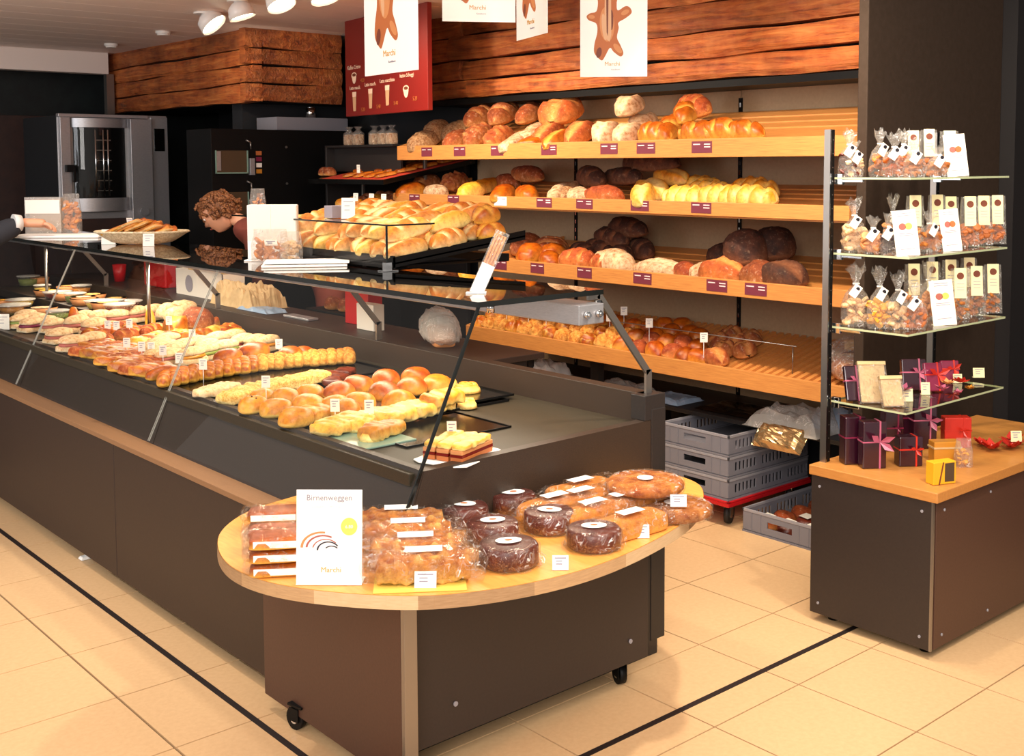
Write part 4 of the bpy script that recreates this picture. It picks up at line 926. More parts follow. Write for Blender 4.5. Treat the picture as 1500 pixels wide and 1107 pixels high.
for j, (px, py, xd, hh) in enumerate([(742, 452, 4.14, .10), (774, 460, 4.14, .10), (800, 462, 4.14, .10), (893, 476, 4.16, .115), (914, 474, 4.30, .10), (951, 484, 4.14, .12), (1031, 497, 4.06, .12)]):
    p = at(px, py, 'x', xd); zz = s4['z']+s4['k']*(xd-4)
    card('price card on a stick over the lowest bread shelf, %s from the left' % ORD[j], (xd, p.y, zz), .035, .045, stick=hh, tilt=0, group='price cards over the lowest bread shelf')
e = empty('card_rail', 'thin clear rail carrying price cards across the lowest bread shelf', 'rail', (4.17, 3.9, .82))
MB().cyl((0, -.9, 0), (0, 1.3, 0), .003, 6).build('rod', 'alu', e)
for y in (-.88, 1.28): MB().cyl((0, y, -.13), (0, y, 0), .003, 6).build('leg', 'alu', e)
# bag leaning on the lowest shelf behind the upright
e = empty('roll_bag', 'clear bag of rolls lying at the right end of the lowest bread shelf', 'bag', (4.2, 2.74, .72))
inst('rolls', loaf_mesh('batard_slash', .22, .16, .10, 'brown', 3), e, (0, 0, 0), (0, -.2, .6)); inst('wrapper', loaf_mesh('batard_knob', .30, .2, .15, 'cello_bag', 3), e, (.02, 0, 0), (0, -.2, .6))
inst('paper_label', MB().box(-.05, .05, -.03, .03, 0, .001).mesh('paper_label', 'kraft'), e, (.0, 0, .135), (0, -.3, .6))
# things on the storage shelf
def crumple(name, lab, cat, loc, sx, sy, sz, mat, seed, rz=0, n=14, amp=.5):
    b = MB(); vs = []
    for i in range(n+1):
        for j in range(n+1):
            u, v = i/n-.5, j/n-.5; e_ = max(0, 1-max(abs(u), abs(v))*2)
            h = (noise.noise(Vector((u*sx*14, v*sy*14, seed)))*.4+.65+.16*noise.noise(Vector((u*sx*50, v*sy*50, seed))))*min(1, e_*4)**.6
            vs.append((u*sx*(1+.1*noise.noise(Vector((v*4, seed, 0)))), v*sy*(1+.1*noise.noise(Vector((u*4, 0, seed)))), max(.001, h*sz)))
    b.add(vs, [(i*(n+1)+j, (i+1)*(n+1)+j, (i+1)*(n+1)+j+1, i*(n+1)+j+1) for i in range(n) for j in range(n)], amp > .6)
    b.quad((-sx/2, -sy/2, 0), (-sx/2, sy/2, 0), (sx/2, sy/2, 0), (sx/2, -sy/2, 0))
    return tag(b.build(name, mat, None, 0, loc), lab, cat)
o = crumple('plastic_bag', 'crumpled clear plastic bag on the storage shelf above the crates', 'bag', (4.22, 3.02, .452), .3, .4, .11, 'bag_film', 3)
o = crumple('plastic_bag', 'blue and white folded plastic bag at the right of the storage shelf', 'bag', (4.36, 2.86, .452), .25, .25, .13, 'blue_plastic', 5)
o = crumple('foil_bag', 'gold crinkled foil bag hanging over the edge of the storage shelf', 'bag', (4.06, 3.0, .43), .12, .26, .05, 'foil', 7); o.rotation_euler = (0, R(-50), 0)
o = crumple('plastic_tray_lid', 'flat dark plastic lid lying on the storage shelf', 'lid', (4.3, 3.42, .452), .25, .35, .02, 'black_gloss', 9)
o = crumple('plastic_bag', 'white paper bundle on the storage shelf seen under the long shelf', 'bag', (4.25, 4.75, .452), .2, .25, .10, 'paper', 11)
o = crumple('plastic_bag', 'pale folded bags beside the post of the storage shelf', 'bag', (4.25, 4.15, .452), .2, .35, .05, 'bag_film', 13)
o = crumple('plastic_bag', 'grey folded sheets nearest the counter end on the storage shelf', 'bag', (4.25, 3.8, .452), .2, .25, .03, 'blue_plastic', 15)
# packed pastries in the floor crate
for j, (x, y) in enumerate([(4.06, 3.06), (4.06, 2.95), (4.07, 2.84), (4.18, 3.06), (4.18, 2.94), (4.18, 2.83), (4.30, 3.05), (4.30, 2.93), (4.30, 2.82), (4.43, 3.05), (4.43, 2.92)]):
    me = loaf_mesh('bun', .11, .10, .06, 'choco' if j % 3 else 'red_brown', 4); o = empty('packed_pastry', 'small wrapped cake with a square white label in the floor crate', 'cake', (x, y, .010), 0, 'wrapped cakes in the floor crate')
    inst('crust', me, o, (0, 0, 0)); 
    if j in (0, 1, 2, 4, 5, 7): MB().box(-.028, .028, -.024, .024, 0, .001).xf(Matrix.Translation((0, 0, .062)) @ Matrix.Rotation(.1, 4, 'X')).build('label_card', 'card', o)
# ================================================================ INSIDE THE COUNTER
ZD = .776
def tray(lab, x0, x1, y0, y1, z=ZD, mat='black_gloss', lip=.008):
    o = empty('baking_tray', lab, 'tray', ((x0+x1)/2, (y0+y1)/2, z)); w, h = (x1-x0)/2, (y1-y0)/2
    MB().box(-w, w, -h, h, 0, .003).build('base', mat, o)
    MB().box(-w, w, -h, -h+.004, .003, lip).box(-w, w, h-.004, h, .003, lip).box(-w, -w+.004, -h, h, .003, lip).box(w-.004, w, -h, h, .003, lip).build('rim', 'black', o); return o
tray('black tray of golden buns nearest the glass end of the counter', 1.83, 2.62, 3.12, 3.72)
tray('low black board sticking out to the right under the herb slippers', 1.95, 2.36, 2.80, 3.10, ZD, 'black_gloss', .006)
tray('small black tray with the raisin swirl beside the rear upstand', 2.40, 2.66, 3.14, 3.42, ZD+.012)
tray('black tray under the long row of almond croissants', 1.83, 2.66, 3.90, 4.46)
tray('black tray of filled rolls in the middle of the counter', 1.83, 2.66, 4.52, 5.08)
tray('black tray of cheese breads and sandwiches further down the counter', 1.83, 2.66, 5.14, 5.75)
tray('dark tray of quiches and salad cups at the far end of the counter', 1.84, 2.66, 6.3, 8.0)
tag(MB().box(-.15, .17, -.52, 1.10, 0, .048).build('display_step', 'case_stone', None, .003, (2.46, 6.88, ZD+.009)), 'low dark step carrying the rear row of cups and tarts in the far counter', 'step')
e = tag(MB().box(-.10, .10, -.12, .12, 0, .006).build('glass_plate', 'glass_green', None, .002, (1.93, 2.98, ZD+.001)), 'clear greenish glass plate under the herb slipper corner', 'plate')
e['category'] = 'plate'
def cbun(px, py, kind, L, Wd, H, mat, yaw, lab, lvl=0, seed=0, group=None, name='bun', cat='bun', z=None, tilt=0):
    me = loaf_mesh(kind, L, Wd, H, mat, seed); h = height(me); base = (ZD+.004 if z is None else z)+lvl
    p = at(px, py, 'z', base+h*.5)
    return bread(name, me, lab, cat, (p.x, p.y, base), R(yaw), group, rot=(0, R(tilt), R(yaw)))
NT = 'on the near tray'
# near tray: domed golden buns
for px, py, l, lv, sd, sc in [(526, 562, 'second highest golden bun, left of the pair at the back', 0, 1, 1), (565, 553, 'golden bun at the back, left of the darkest bun', .012, 2, 1), (562, 572, 'golden bun in front of the back pair, centre of the heap', .02, 3, 1), (609, 549, 'darkest glossy bun at the very back of the heap', .02, 4, 1), (603, 564, 'glossy bun just in front of the darkest bun', .015, 5, 1), (640, 561, 'pale golden bun at the back right of the heap', .01, 6, 1),
                              (433, 610, 'raisin bun nearest the front left corner of the heap', 0, 7, 1), (404, 597, 'raisin bun, second from the front left corner', 0, 8, 1), (370, 592, 'small golden raisin bun at the left edge', 0, 9, .9), (452, 590, 'golden bun behind the front left raisin bun', .01, 10, 1), (490, 592, 'golden bun between the two centre price cards', .0, 11, 1), (497, 572, 'darker golden bun in the middle of the heap', .015, 12, 1), (528, 588, 'golden bun right of the middle price card', 0, 13, 1), (455, 576, 'golden bun at the back left of the heap', .0, 14, 1), (505, 598, 'golden bun low at the front centre', 0, 15, 1), (420, 580, 'golden bun behind the tall white price card', 0, 16, .9), (585, 585, 'golden bun with two raisins in the centre right', .0, 17, 1.05), (385, 580, 'small bun at the back left edge', 0, 18, .85)]:
    o = cbun(px, py, 'bun', .118*sc, .108*sc, .068*sc, 'gold' if sd in (1, 2, 3, 4, 5, 12) else 'yellow', 30*sd, l+' '+NT, lv, sd)
    if sd in (7, 8, 9, 17, 3, 11, 13):
        mb = MB(); rr = random.Random(sd)
        for q in range(5):
            a, d = rr.uniform(0, 6.28), rr.uniform(.01, .04); zz = .060*math.sqrt(max(.1, 1-(d/.058)**2)); mb.lathe([(.0005, -.003), (.004, 0), (.0005, .003)], 8, (d*math.cos(a), d*math.sin(a), zz))
        mb.build('raisins', 'raisin', o)
def slipper(px, py, L, Wd, yaw, lab, sd, lv=0, mat='butter'):
    o = cbun(px, py, 'slab_knob', L, Wd, .042, mat, yaw, lab, lv, sd, None, 'flat_bread', 'bread')
    mb = MB(); rr = random.Random(sd)
    for q in range(16):
        x, y = rr.uniform(-.4, .4)*L, rr.uniform(-.35, .35)*Wd; mb.box(x-.003, x+.003, y-.0015, y+.0015, .034, .040)
    h_ = mb.build('herbs', 'green_salad', o); return o
slipper(500, 620, .21, .11, 20, 'pale yellow herb slipper nearest the glass, left of the swirl '+NT, 21)
slipper(545, 612, .26, .10, 25, 'long yellow herb slipper in the middle of the front row '+NT, 22)
slipper(590, 603, .24, .10, 22, 'long yellow slipper right of the middle one '+NT, 23, .01)
slipper(628, 594, .22, .10, 22, 'yellow slipper second from the right end of the front row '+NT, 24, .012)
slipper(648, 581, .15, .095, 10, 'oval golden herb roll on top beside the glass edge '+NT, 25, .035, 'yellow')
slipper(390, 567, .30, .10, 20, 'crumble topped yellow sheet along the back left '+NT, 26, 0, 'crumb_top')
slipper(440, 556, .30, .09, 20, 'crumble topped yellow sheet behind the first sheet '+NT, 27, 0, 'crumb_top')
slipper(350, 578, .16, .09, 20, 'crumble topped yellow sheet at the left edge '+NT, 28, 0, 'crumb_top')
slipper(465, 602, .17, .09, 20, 'yellow flat roll between raisin bun and herb slippers '+NT, 29, 0, 'yellow')
slipper(560, 628, .17, .08, 22, 'torn edged yellow slipper in front of the middle one '+NT, 30, 0, 'yellow')
for px, py, l, r_, lv in [(543, 638, 'pastry swirl standing out at the front of the herb slippers', .036, .0), (684, 590, 'small pastry swirl at the right end of the herb slippers', .036, 0), (684, 567, 'raisin swirl alone on the small black tray', .052, .012), (657, 562, 'raisin swirl leaning on the bun heap', .04, .01)]:
    me = spiral_mesh(r_, .034, 'butter' if r_ < .05 else 'yellow'); p = at(px, py, 'z', ZD+.02+lv)
    bread('pastry_swirl', me, l+' in the counter', 'pastry', (p.x, p.y, ZD+.004+lv), 0)
for j, (px, py) in enumerate([(478, 548), (492, 552), (505, 543), (486, 557)]):
    cbun(px, py, 'slab_knob', .10, .07, .022, 'choco', 20*j, 'dark red berry pastry at the back of the near tray', 0, 40+j, 'dark red berry pastries on the near tray', 'berry_pastry', 'pastry')
# almond croissant row
rowg = 'almond croissants packed in a long row across the counter'
n = 22
for k in range(n):
    t = k/(n-1); px = 243+t*(510-243); py = 553-t*(553-521)-6*math.sin(t*3)
    cbun(px, py, 'batard_ribs', .15, .066, .07, 'gold' if t < .5 else 'seeded', 62+rnd.uniform(-8, 8), 'ridged croissant in the long packed row across the glass counter', 0, 50+k % 4, rowg, 'croissant', 'croissant')
for j, (px, py, sz, l) in enumerate([(372, 512, .145, 'large smooth golden roll above the croissant row, right one of the pair'), (334, 521, .135, 'large smooth golden roll above the croissant row, left one of the pair'), (425, 516, .11, 'golden roll behind the right half of the croissant row'), (445, 514, .09, 'small brown roll at the back of the croissant row')]):
    cbun(px, py, 'bun', sz, sz*.9, sz*.52, 'gold', 20, l, .03, 60+j)
cbun(318, 570, 'slab_knob', .20, .08, .03, 'white_roll', 20, 'sugar dusted flat pastry in front of the croissant row', 0, 70, None, 'flat_pastry', 'pastry')
cbun(240, 545, 'batard', .16, .08, .06, 'gold', 10, 'pale golden roll at the left end of the croissant row', 0, 71)
def sandwich(px, py, L, Wd, H, mat, yaw, lab, lv=0, sd=0, fill='jam', group=None):
    p = at(px, py, 'z', ZD+.004+lv+H*.5); o = empty('sandwich', lab, 'sandwich', (p.x, p.y, ZD+.004+lv), R(yaw), group)
    inst('lower_half', loaf_mesh('slab', L, Wd, H*.42, mat, sd), o); 
    MB().lathe([(.5, 0), (.54, .3), (.52, .7), (.48, 1)], 16, (0, 0, 0)).xf(Matrix.Translation((0, 0, H*.34)) @ Matrix.Diagonal((L*.96, Wd*1.04, H*.2, 1))).build('filling', fill, o)
    inst('upper_half', loaf_mesh('batard', L, Wd, H*.55, mat, sd), o, (0, 0, H*.50)); return o
# filled rolls and sandwiches
SB = [(303, 508, 25), (330, 509, 20), (286, 503, 20), (355, 500, 25), (375, 501, 25), (392, 502, 25), (268, 508, 30), (300, 515, 20), (280, 520, 20), (318, 497, 20), (342, 494, 20)]
for j, (px, py, yw) in enumerate(SB): sandwich(px, py, .15, .075, .07, 'white_roll', yw, 'white floury sandwich roll in the group above the croissants', .0, j % 3, ['jam', 'green_salad', 'amber'][j % 3], 'white sandwich rolls behind the croissant row')
for j, (px, py) in enumerate([(232, 505), (245, 498), (222, 512), (255, 512), (232, 520), (248, 522), (240, 508)]): sandwich(px, py, .15, .07, .065, 'white_roll', 20, 'pale filled baguette left of the white sandwich rolls', 0, j % 3, 'print_red', 'pale filled baguettes in the counter')
for j, (px, py) in enumerate([(122, 467), (146, 466), (172, 464), (199, 460), (226, 457), (112, 474), (138, 478)]): sandwich(px, py, .15, .085, .085, 'white_roll', 20, 'flour dusted round sandwich in the far row, red filling inside', 0, j % 3, 'print_red', 'flour dusted sandwiches of the far row')
for j, (px, py, sz) in enumerate([(247, 455, .15), (268, 450, .17), (258, 460, .14)]): cbun(px, py, 'bun', sz, sz*.8, .09, 'white_roll', 20, 'large white floury roll at the back, beside the big glossy brown loaf', .04, 75+j, 'large white floury rolls at the back of the counter', 'bread_roll', 'roll')
cbun(290, 466, 'bun', .185, .16, .11, 'brown', 40, 'big glossy brown loaf at the back of the glass counter', .02, 80, None, 'loaf', 'bread')
cbun(258, 475, 'bun_long', .19, .14, .11, 'gold', 60, 'golden loaf left of the big glossy brown one in the counter', .01, 81, None, 'loaf', 'bread')
cbun(322, 470, 'batard', .12, .07, .05, 'gold', 20, 'small golden roll right of the big glossy brown loaf', .0, 82)
for j, (px, py) in enumerate([(295, 487), (312, 484), (328, 483), (345, 488), (280, 490), (262, 488), (248, 492), (232, 492), (216, 496), (204, 500), (336, 480), (300, 480)]):
    cbun(px, py, 'bun_knob', .13, .10, .05, 'butter' if j % 2 else 'gold', 30*j, 'cheese topped golden bread in the row below the big brown loaf', .0, 84+j % 3, 'cheese topped breads in the counter', 'cheese_bread', 'bread')
for j, (px, py) in enumerate([(138, 487), (152, 489), (168, 486), (184, 489), (200, 485), (215, 484), (228, 481), (150, 497), (190, 480), (175, 478), (160, 480)]):
    cbun(px, py, 'batard_slash', .15, .075, .06, 'red_brown' if j % 2 else 'gold', 15+20*(j % 3), 'orange-brown filled croissant between the two white sandwich groups', .0, 88+j % 3, 'orange-brown croissants in the counter', 'croissant', 'croissant')
for j, (px, py) in enumerate([(130, 512), (148, 515), (166, 518), (184, 522), (202, 528), (142, 505), (160, 508), (178, 511), (196, 516), (214, 530), (190, 534), (168, 526), (205, 538), (222, 540)]):
    cbun(px, py, 'slab_knob', .17, .10, .04, 'gold' if j % 3 else 'red_brown', 20+5*(j % 4), 'baked cheese slice along the left glass front of the counter', .0, 92+j % 3, 'baked cheese slices behind the left glass pane', 'cheese_slice', 'pastry')
for j, (px, py, l) in enumerate([(87, 491, 'leftmost'), (108, 502, 'middle'), (135, 497, 'rightmost')]): sandwich(px, py, .14, .10, .07, 'white_roll', 20, 'white bun sandwich at the front left of the counter, %s of three' % l, 0, j, 'print_red')
cbun(76, 492, 'batard', .16, .07, .05, 'gold', 70, 'orange pastry stick against the left front glass', 0, 97)
cbun(108, 470, 'batard', .20, .06, .03, 'gold', 70, 'upright leaning orange bread slice in front of the far sandwiches', .03, 98, None, 'bread_slice', 'bread', None, -50)
cbun(220, 473, 'batard', .20, .05, .03, 'yellow', 70, 'upright leaning yellow bread stick left of the golden loaf', .03, 99, None, 'bread_slice', 'bread', None, -50)
# small dessert dish near the glass
o = empty('dessert_dish', 'white rimmed dish of berry dessert near the left glass front', 'dish', tuple(at(218, 540, 'z', ZD+.02)), 0)
MB().lathe([(.03, -.02), (.055, .012), (.052, .012), (.03, -.014)], 24).build('dish', 'paper', o); MB().lathe([(.001, .012), (.045, .008)], 20).build('berries', 'jam', o)
# quiches, salad cups and tarts at the far end
for j, (px, py, r_, h_) in enumerate([(8, 404, .07, .06), (85, 408, .06, .05), (62, 424, .05, .05), (100, 424, .07, .05), (122, 424, .06, .05), (12, 433, .08, .035), (45, 435, .08, .035), (72, 436, .07, .04), (100, 437, .06, .05), (135, 436, .08, .045), (110, 449, .08, .04), (145, 449, .09, .045), (20, 452, .09, .04), (60, 455, .09, .04), (186, 446, .08, .035), (172, 438, .07, .02), (85, 462, .06, .05), (100, 456, .06, .04), (30, 444, .08, .04), (120, 440, .07, .045), (160, 446, .08, .04), (65, 446, .08, .035), (128, 456, .08, .045), (3, 444, .07, .04)]):
    lab = 'pale tart in a foil case in the far left of the counter' if j % 2 else 'clear cup of yellow-green salad in the far left of the counter'
    g = 'pale tarts in the far left' if j % 2 else 'salad cups in the far left'
    z = ZD+.014; p = at(px, py, 'z', z+h_/2)
    if py < 430 or (p.x > 2.24 and p.y > 6.3): z += .046; p = at(px, py, 'z', z+h_/2); p.x = max(p.x, 2.39)
    p.y = min(p.y, 7.92); p.x = min(p.x, 2.58)
    o = empty('tart' if j % 2 else 'salad_cup', lab, 'tart' if j % 2 else 'cup', (p.x, p.y, z), 0, g)
    if j % 2:
        MB().lathe([(r_*.8, 0), (r_, h_)], 20).lathe([(r_, h_), (r_*.93, h_)], 20).build('case', 'print_tan', o); MB().lathe([(.001, h_*1.02), (r_*.6, h_*1.0), (r_*.95, h_*.9)], 20).build('topping', ['crumb_top', 'white_roll', 'butter'][j % 3], o)
    else:
        MB().lathe([(r_*.8, 0), (r_, h_), (r_*1.04, h_)], 20).build('cup', 'cello_bag', o); MB().lathe([(.001, .002), (r_*.75, .002), (r_*.9, h_*.7), (.001, h_*.75)], 20).build('salad', ['green_salad', 'print_yellow', 'amber', 'jam'][(j//2) % 4], o)
        MB().lathe([(r_*1.04, h_), (r_*1.05, h_+.006), (.001, h_+.008)], 20).build('lid', 'bag_film', o)
for j, (px, py) in enumerate([(38, 463), (52, 468), (66, 472), (46, 475), (78, 476), (30, 470)]): sandwich(px, py, .13, .09, .07, 'white_roll', 20, 'light topped sandwich in clear wrap at the far left of the counter', 0, j % 3, ['magenta', 'print_red', 'green_salad'][j % 3], 'wrapped sandwiches at the far left of the counter')
# cake slices on a plate right of the glass seam
p = at(672, 663, 'z', ZD+.01); o = empty('cake_plate', 'white paper plate near the counter end glass', 'plate', (p.x, p.y, ZD+.001), R(20))
MB().prism([(-.12, -.06), (-.10, -.09), (.10, -.09), (.12, -.06), (.12, .06), (.10, .09), (-.10, .09), (-.12, .06)], 0, .003).build('plate', 'paper', o)
for j, (dx, dy, l) in enumerate([(0, -.045, 'front'), (0, .002, 'middle'), (0, .048, 'back')]):
    c = Matrix.Rotation(R(20), 3, 'Z') @ Vector((dx, dy, 0)); q = empty('cake_slice', 'layered cake slice with custard top, %s one on the white paper plate' % l, 'cake', (p.x+c.x, p.y+c.y, ZD+.005), R(20))
    MB().box(-.085, .085, -.02, .02, 0, .014).build('base', 'print_orange', q, .002); MB().box(-.085, .085, -.02, .02, .014, .022).build('filling', 'jam', q); MB().box(-.085, .085, -.02, .02, .022, .034).build('sponge', 'print_tan', q, .002)
    inst('topping', loaf_mesh('slab_knob', .172, .046, .02, 'butter', j), q, (0, 0, .032))
# price cards inside the counter
CARDS = [(158, 492, .05), (171, 493, .05), (190, 493, .06), (248, 492, .07), (186, 520, .05), (208, 526, .05), (239, 532, .05), (263, 548, .06), (298, 560, .065), (282, 510, .06), (409, 522, .05), (390, 590, .07), (491, 618, .05), (541, 620, .05), (222, 527, .05)]
for j, (px, py, hh) in enumerate(sorted(CARDS)):
    p = at(px, py, 'z', ZD+.02); card('small white price card on a stick inside the counter, %s from the left' % ORD[j], (p.x, p.y, ZD+.004), .03, .042, stick=hh, tilt=0, group='price cards inside the counter')
p = at(662, 640, 'z', ZD+.04); card('white price card standing on the layered cake slices', (p.x, p.y, ZD+.04), .028, .05, tilt=10)
p = at(4, 478, 'z', ZD+.02); card('pinkish price card at the left edge of the counter', (p.x, p.y, ZD+.004), .07, .08, tilt=0)

# ================================================================ BEHIND THE COUNTER, on the work top
ZW = .869
def onw(px, py, z=0): p = at(px, py, 'z', ZW+z); return p
tag(MB().box(-.04, .04, -.10, .10, 0, .19).build('red_carton', 'red_plastic', None, .003, (2.98, 4.62, ZW)), 'red and white carton on the work top behind the glass', 'box')
tag(MB().box(-.03, .03, -.07, .07, 0, .12).build('white_carton', 'card', None, .003, (2.90, 4.44, ZW)), 'cream folded carton beside the red carton', 'box')
tag(MB().box(-.04, .04, -.16, .16, 0, .17).build('red_box', 'red_plastic', None, .01, (2.99, 6.95, ZW)), 'red box behind the thin metal post on the work top', 'box')
tag(MB().lathe([(.001, 0), (.032, 0), (.045, .11), (.042, .11), (.03, .005)], 20).build('paper_cup', 'red_plastic', None, 0, (2.93, 7.45, ZW)), 'small red paper cup far down the work top', 'cup')
bx = empty('bag_box', 'open cream cardboard box of paper bags on the work top', 'box', (2.97, 6.22, ZW))
b = MB(); w, l, h = .07, .30, .15
for q in ((-w, -w+.004, -l, l), (w-.004, w, -l, l), (-w, w, -l, -l+.004), (-w, w, l-.004, l)): b.box(*q, 0, h)
b.build('carton', 'card', bx); MB().quad((-w, -l, h), (-w-.04, -l, h+.06), (-w-.04, 0, h+.09), (-w, 0, h)).build('flap', 'card', bx)
for k in range(6): MB().box(-.05, .05, -.28+k*.09, -.275+k*.09, .02, .17+.02*(k % 2)).build('paper_bag', 'kraft', bx)
flat_o = MB().add([(-w-.002, .12+.05*math.cos(a), .07+.05*math.sin(a)) for a in [i*math.pi/8 for i in range(16)]], [tuple(range(16))]).build('round_print', 'print_grey', bx)
o = crumple('paper_bundle', 'crumpled brown paper heap on the work top beside the cream box', 'paper', (2.93, 5.68, ZW), .22, .5, .15, 'kraft', 21, n=18)
o = crumple('blue_sheets', 'pale blue folded sheets on the work top edge', 'paper', (2.87, 5.42, ZW), .12, .34, .03, 'blue_plastic', 22)
o = empty('plastic_bag', 'milky plastic bag lying on the work top near the counter end', 'bag', (2.90, 3.90, ZW), R(60)); inst('wrapper', loaf_mesh('batard_knob', .40, .16, .13, 'bag_film', 23), o); inst('contents', loaf_mesh('slab', .28, .10, .07, 'print_tan', 2), o)
tag(inst('bread_roll', loaf_mesh('bun', .10, .09, .07, 'brown', 4), None, (3.12, 5.12, .88)), 'left brown roll lying on the dark board behind the counter', 'roll'); tag(inst('bread_roll', loaf_mesh('bun', .10, .09, .07, 'brown', 4), None, (3.12, 4.99, .88)), 'right brown roll lying on the dark board behind the counter', 'roll')
e = tag(MB().box(3.062, 3.2, 4.8, 5.3, .855, .879).build('cutting_board', 'black', None, .002), 'dark board carrying two rolls behind the counter', 'board')
tag(MB().box(-.03, .03, -.12, .12, 0, .012).build('knife_tray', 'steel', None, .003, (2.86, 5.0, ZW)), 'small metal tray on the work top near the red carton', 'tray')

# ================================================================ ON THE GLASS TOP
ZG = 1.237
# raised black tray of rolls behind a glass guard
rt = empty('roll_stand', 'raised sloping black tray on a dark stand, heaped with crusty rolls', 'stand', (2.7, 4.1, ZG)); RO = Vector((2.7, 4.1, ZG))
TK = (1.338-1.268)/(2.985-2.385)
def tz(x): return 1.258+TK*(x-2.38)
mb = MB(); x0, x1, y0, y1 = 2.385, 3.02, 3.49, 4.50
def tbox(xa, xb, ya, yb, dz0, dz1, nm, mat='black', par=rt):
    b = MB(); vs = [(xa, ya, tz(xa)+dz0), (xb, ya, tz(xb)+dz0), (xb, yb, tz(xb)+dz0), (xa, yb, tz(xa)+dz0), (xa, ya, tz(xa)+dz1), (xb, ya, tz(xb)+dz1), (xb, yb, tz(xb)+dz1), (xa, yb, tz(xa)+dz1)]
    b.add([tuple(Vector(v)-RO) for v in vs], [(3, 2, 1, 0), (4, 5, 6, 7), (0, 1, 5, 4), (1, 2, 6, 5), (2, 3, 7, 6), (3, 0, 4, 7)]); return b.build(nm, mat, par)
tbox(x0, x1, y0, y1, 0, .006, 'tray'); tbox(x0, x0+.006, y0, y1, -.016, .030, 'tray_edge'); tbox(x0, x1, y0, y0+.006, -.012, .026, 'tray_edge'); tbox(x0, x1, y1-.006, y1, 0, .02, 'tray_edge')
for y in (3.6, 4.4):
    MB().tube([(2.45-2.7, y-4.1, .003), (2.95-2.7, y-4.1, .003), (2.93-2.7, y-4.1, .085)], .007, 8).build('leg', 'black', rt)
MB().box(2.90-2.7, 2.96-2.7, 3.52-4.1, 4.45-4.1, .0, .03).build('rear_bar', 'black', rt)
gd_ = empty('glass_guard', 'small glass guard standing in front of the raised roll tray', 'glass guard', (2.36, 4.1, ZG))
MB().quad((0, -.60, .02), (0, .52, .02), (0, .52, .165), (0, -.60, .165)).build('front_pane', 'glass', gd_)
MB().quad((-.005, -.60, .167), (.20, -.62, .167), (.20, .60, .167), (-.005, .60, .167)).build('shelf_pane', 'shelf_glass', gd_)
b = MB().box(-.003, .003, -.604, -.598, .0, .168).box(-.006, .20, -.625, -.619, .163, .169).box(-.007, -.003, -.62, .60, .163, .169); b.build('glass_edge', 'glass_edge', gd_)
MB().box(-.012, .012, -.615, -.59, 0, .03).box(-.03, .03, -.63, -.585, 0, .003).build('clamp', 'chrome', gd_)
ROLLG = 'crusty rolls heaped on the raised black tray'
for lay in range(2):
    for i in range(3):
        for j in range(11):
            if lay and (rnd.random() < .12): continue
            x = 2.485+i*.198+lay*.03+rnd.uniform(-.01, .01); y = 3.545+j*.087+lay*.042+rnd.uniform(-.008, .008)
            if y > 4.46: continue
            kd = [('batard_long', 'baguette'), ('batard_slash', 'baguette'), ('batard_long', 'butter'), ('batard_long', 'baguette')][(i+j+lay) % 4]
            if y < 3.6 and i == 2: kd = ('bun_cross', 'gold')
            me = loaf_mesh(kd[0], .20 if 'bun' not in kd[0] else .13, .086, .080, kd[1], (i*3+j) % 5)
            bread('bread_roll', me, 'crusty golden roll in the heap on the raised black tray' if not lay else 'crusty golden roll lying in the upper layer on the raised black tray', 'roll', (x, y, tz(x)+.008+lay*.062), 0, ROLLG if not lay else 'upper layer of rolls on the raised black tray', rot=(rnd.uniform(-.2, .2), -.11+rnd.uniform(-.30, .05)*lay, rnd.uniform(-.25, .45)))
for j, (px, py, l) in enumerate([(596, 282+35, 'left'), (0, 0, '')][:0]): pass
# bag boxes and bags on the glass top
def clear_bag(pos, lab, w, h, dp, rz=0, fill=None, mat='cello_bag', group=None, cat='bag', label_strip=True, filling_mat='cello_bag'):
    o = empty('clear_bag', lab, cat, pos, rz, group)
    b = MB(); n = 16; vs = []; lv = [(1, 0), (1.04, h*.25), (1.0, h*.55), (.9, h*.8), (.86, h)]
    for k, (s_, z) in enumerate(lv):
        dd = dp*(1 if k < 3 else .35)
        for i in range(n):
            a = 2*math.pi*i/n; vs.append((w/2*s_*math.copysign(abs(math.cos(a))**.5, math.cos(a))+rnd.uniform(-1, 1)*w*.012, dd/2*math.copysign(abs(math.sin(a))**.5, math.sin(a)), z))
    b.add(vs, [(k*n+i, k*n+(i+1) % n, (k+1)*n+(i+1) % n, (k+1)*n+i) for k in range(len(lv)-1) for i in range(n)], True); b.build('wrapper', mat, o)
    return o
def pieces(par, w, dp, h, mat, size, seed, name='cookies', flat_=False, n=None):
    """the countless small biscuits inside one bag"""
    b = MB(); rr = random.Random(seed); n = n or 26
    for q in range(n):
        x, y, z = rr.uniform(-.38, .38)*w, rr.uniform(-.34, .34)*dp, rr.uniform(size*.4, h)
        m = Matrix.Translation((x, y, z)) @ Euler((rr.uniform(-1, 1), rr.uniform(-1, 1), rr.uniform(0, 3))).to_matrix().to_4x4()
        bb_ = MB().lathe([(.001, -size*.22), (size*.5, -size*.18), (size*.55, 0), (size*.45, size*.18), (.001, size*.24)], 7).xf(m); b.add(bb_.v, bb_.f, False)
    o = b.build(name, mat, par); o['kind'] = 'stuff'; return o
bxp = at(380, 384, 'z', ZG)
bag = empty('bag_pack', 'tall white paper pack standing on the glass top in front of the roll tray', 'bag', (2.275, 4.20, ZG), YAW+.05)
w = .19
MB().box(-.10, .10, .02, .07, .005, .225).build('paper_pack', 'paper', bag, .004)
for q in range(2): MB().box(-.10+.10*q+.003, .0+.10*q-.003, .016, .02, .08, .225).build('pack_sheet', 'card', bag, .001)
MB().box(-.105, .105, -.03, .075, 0, .004).build('base', 'paper', bag)
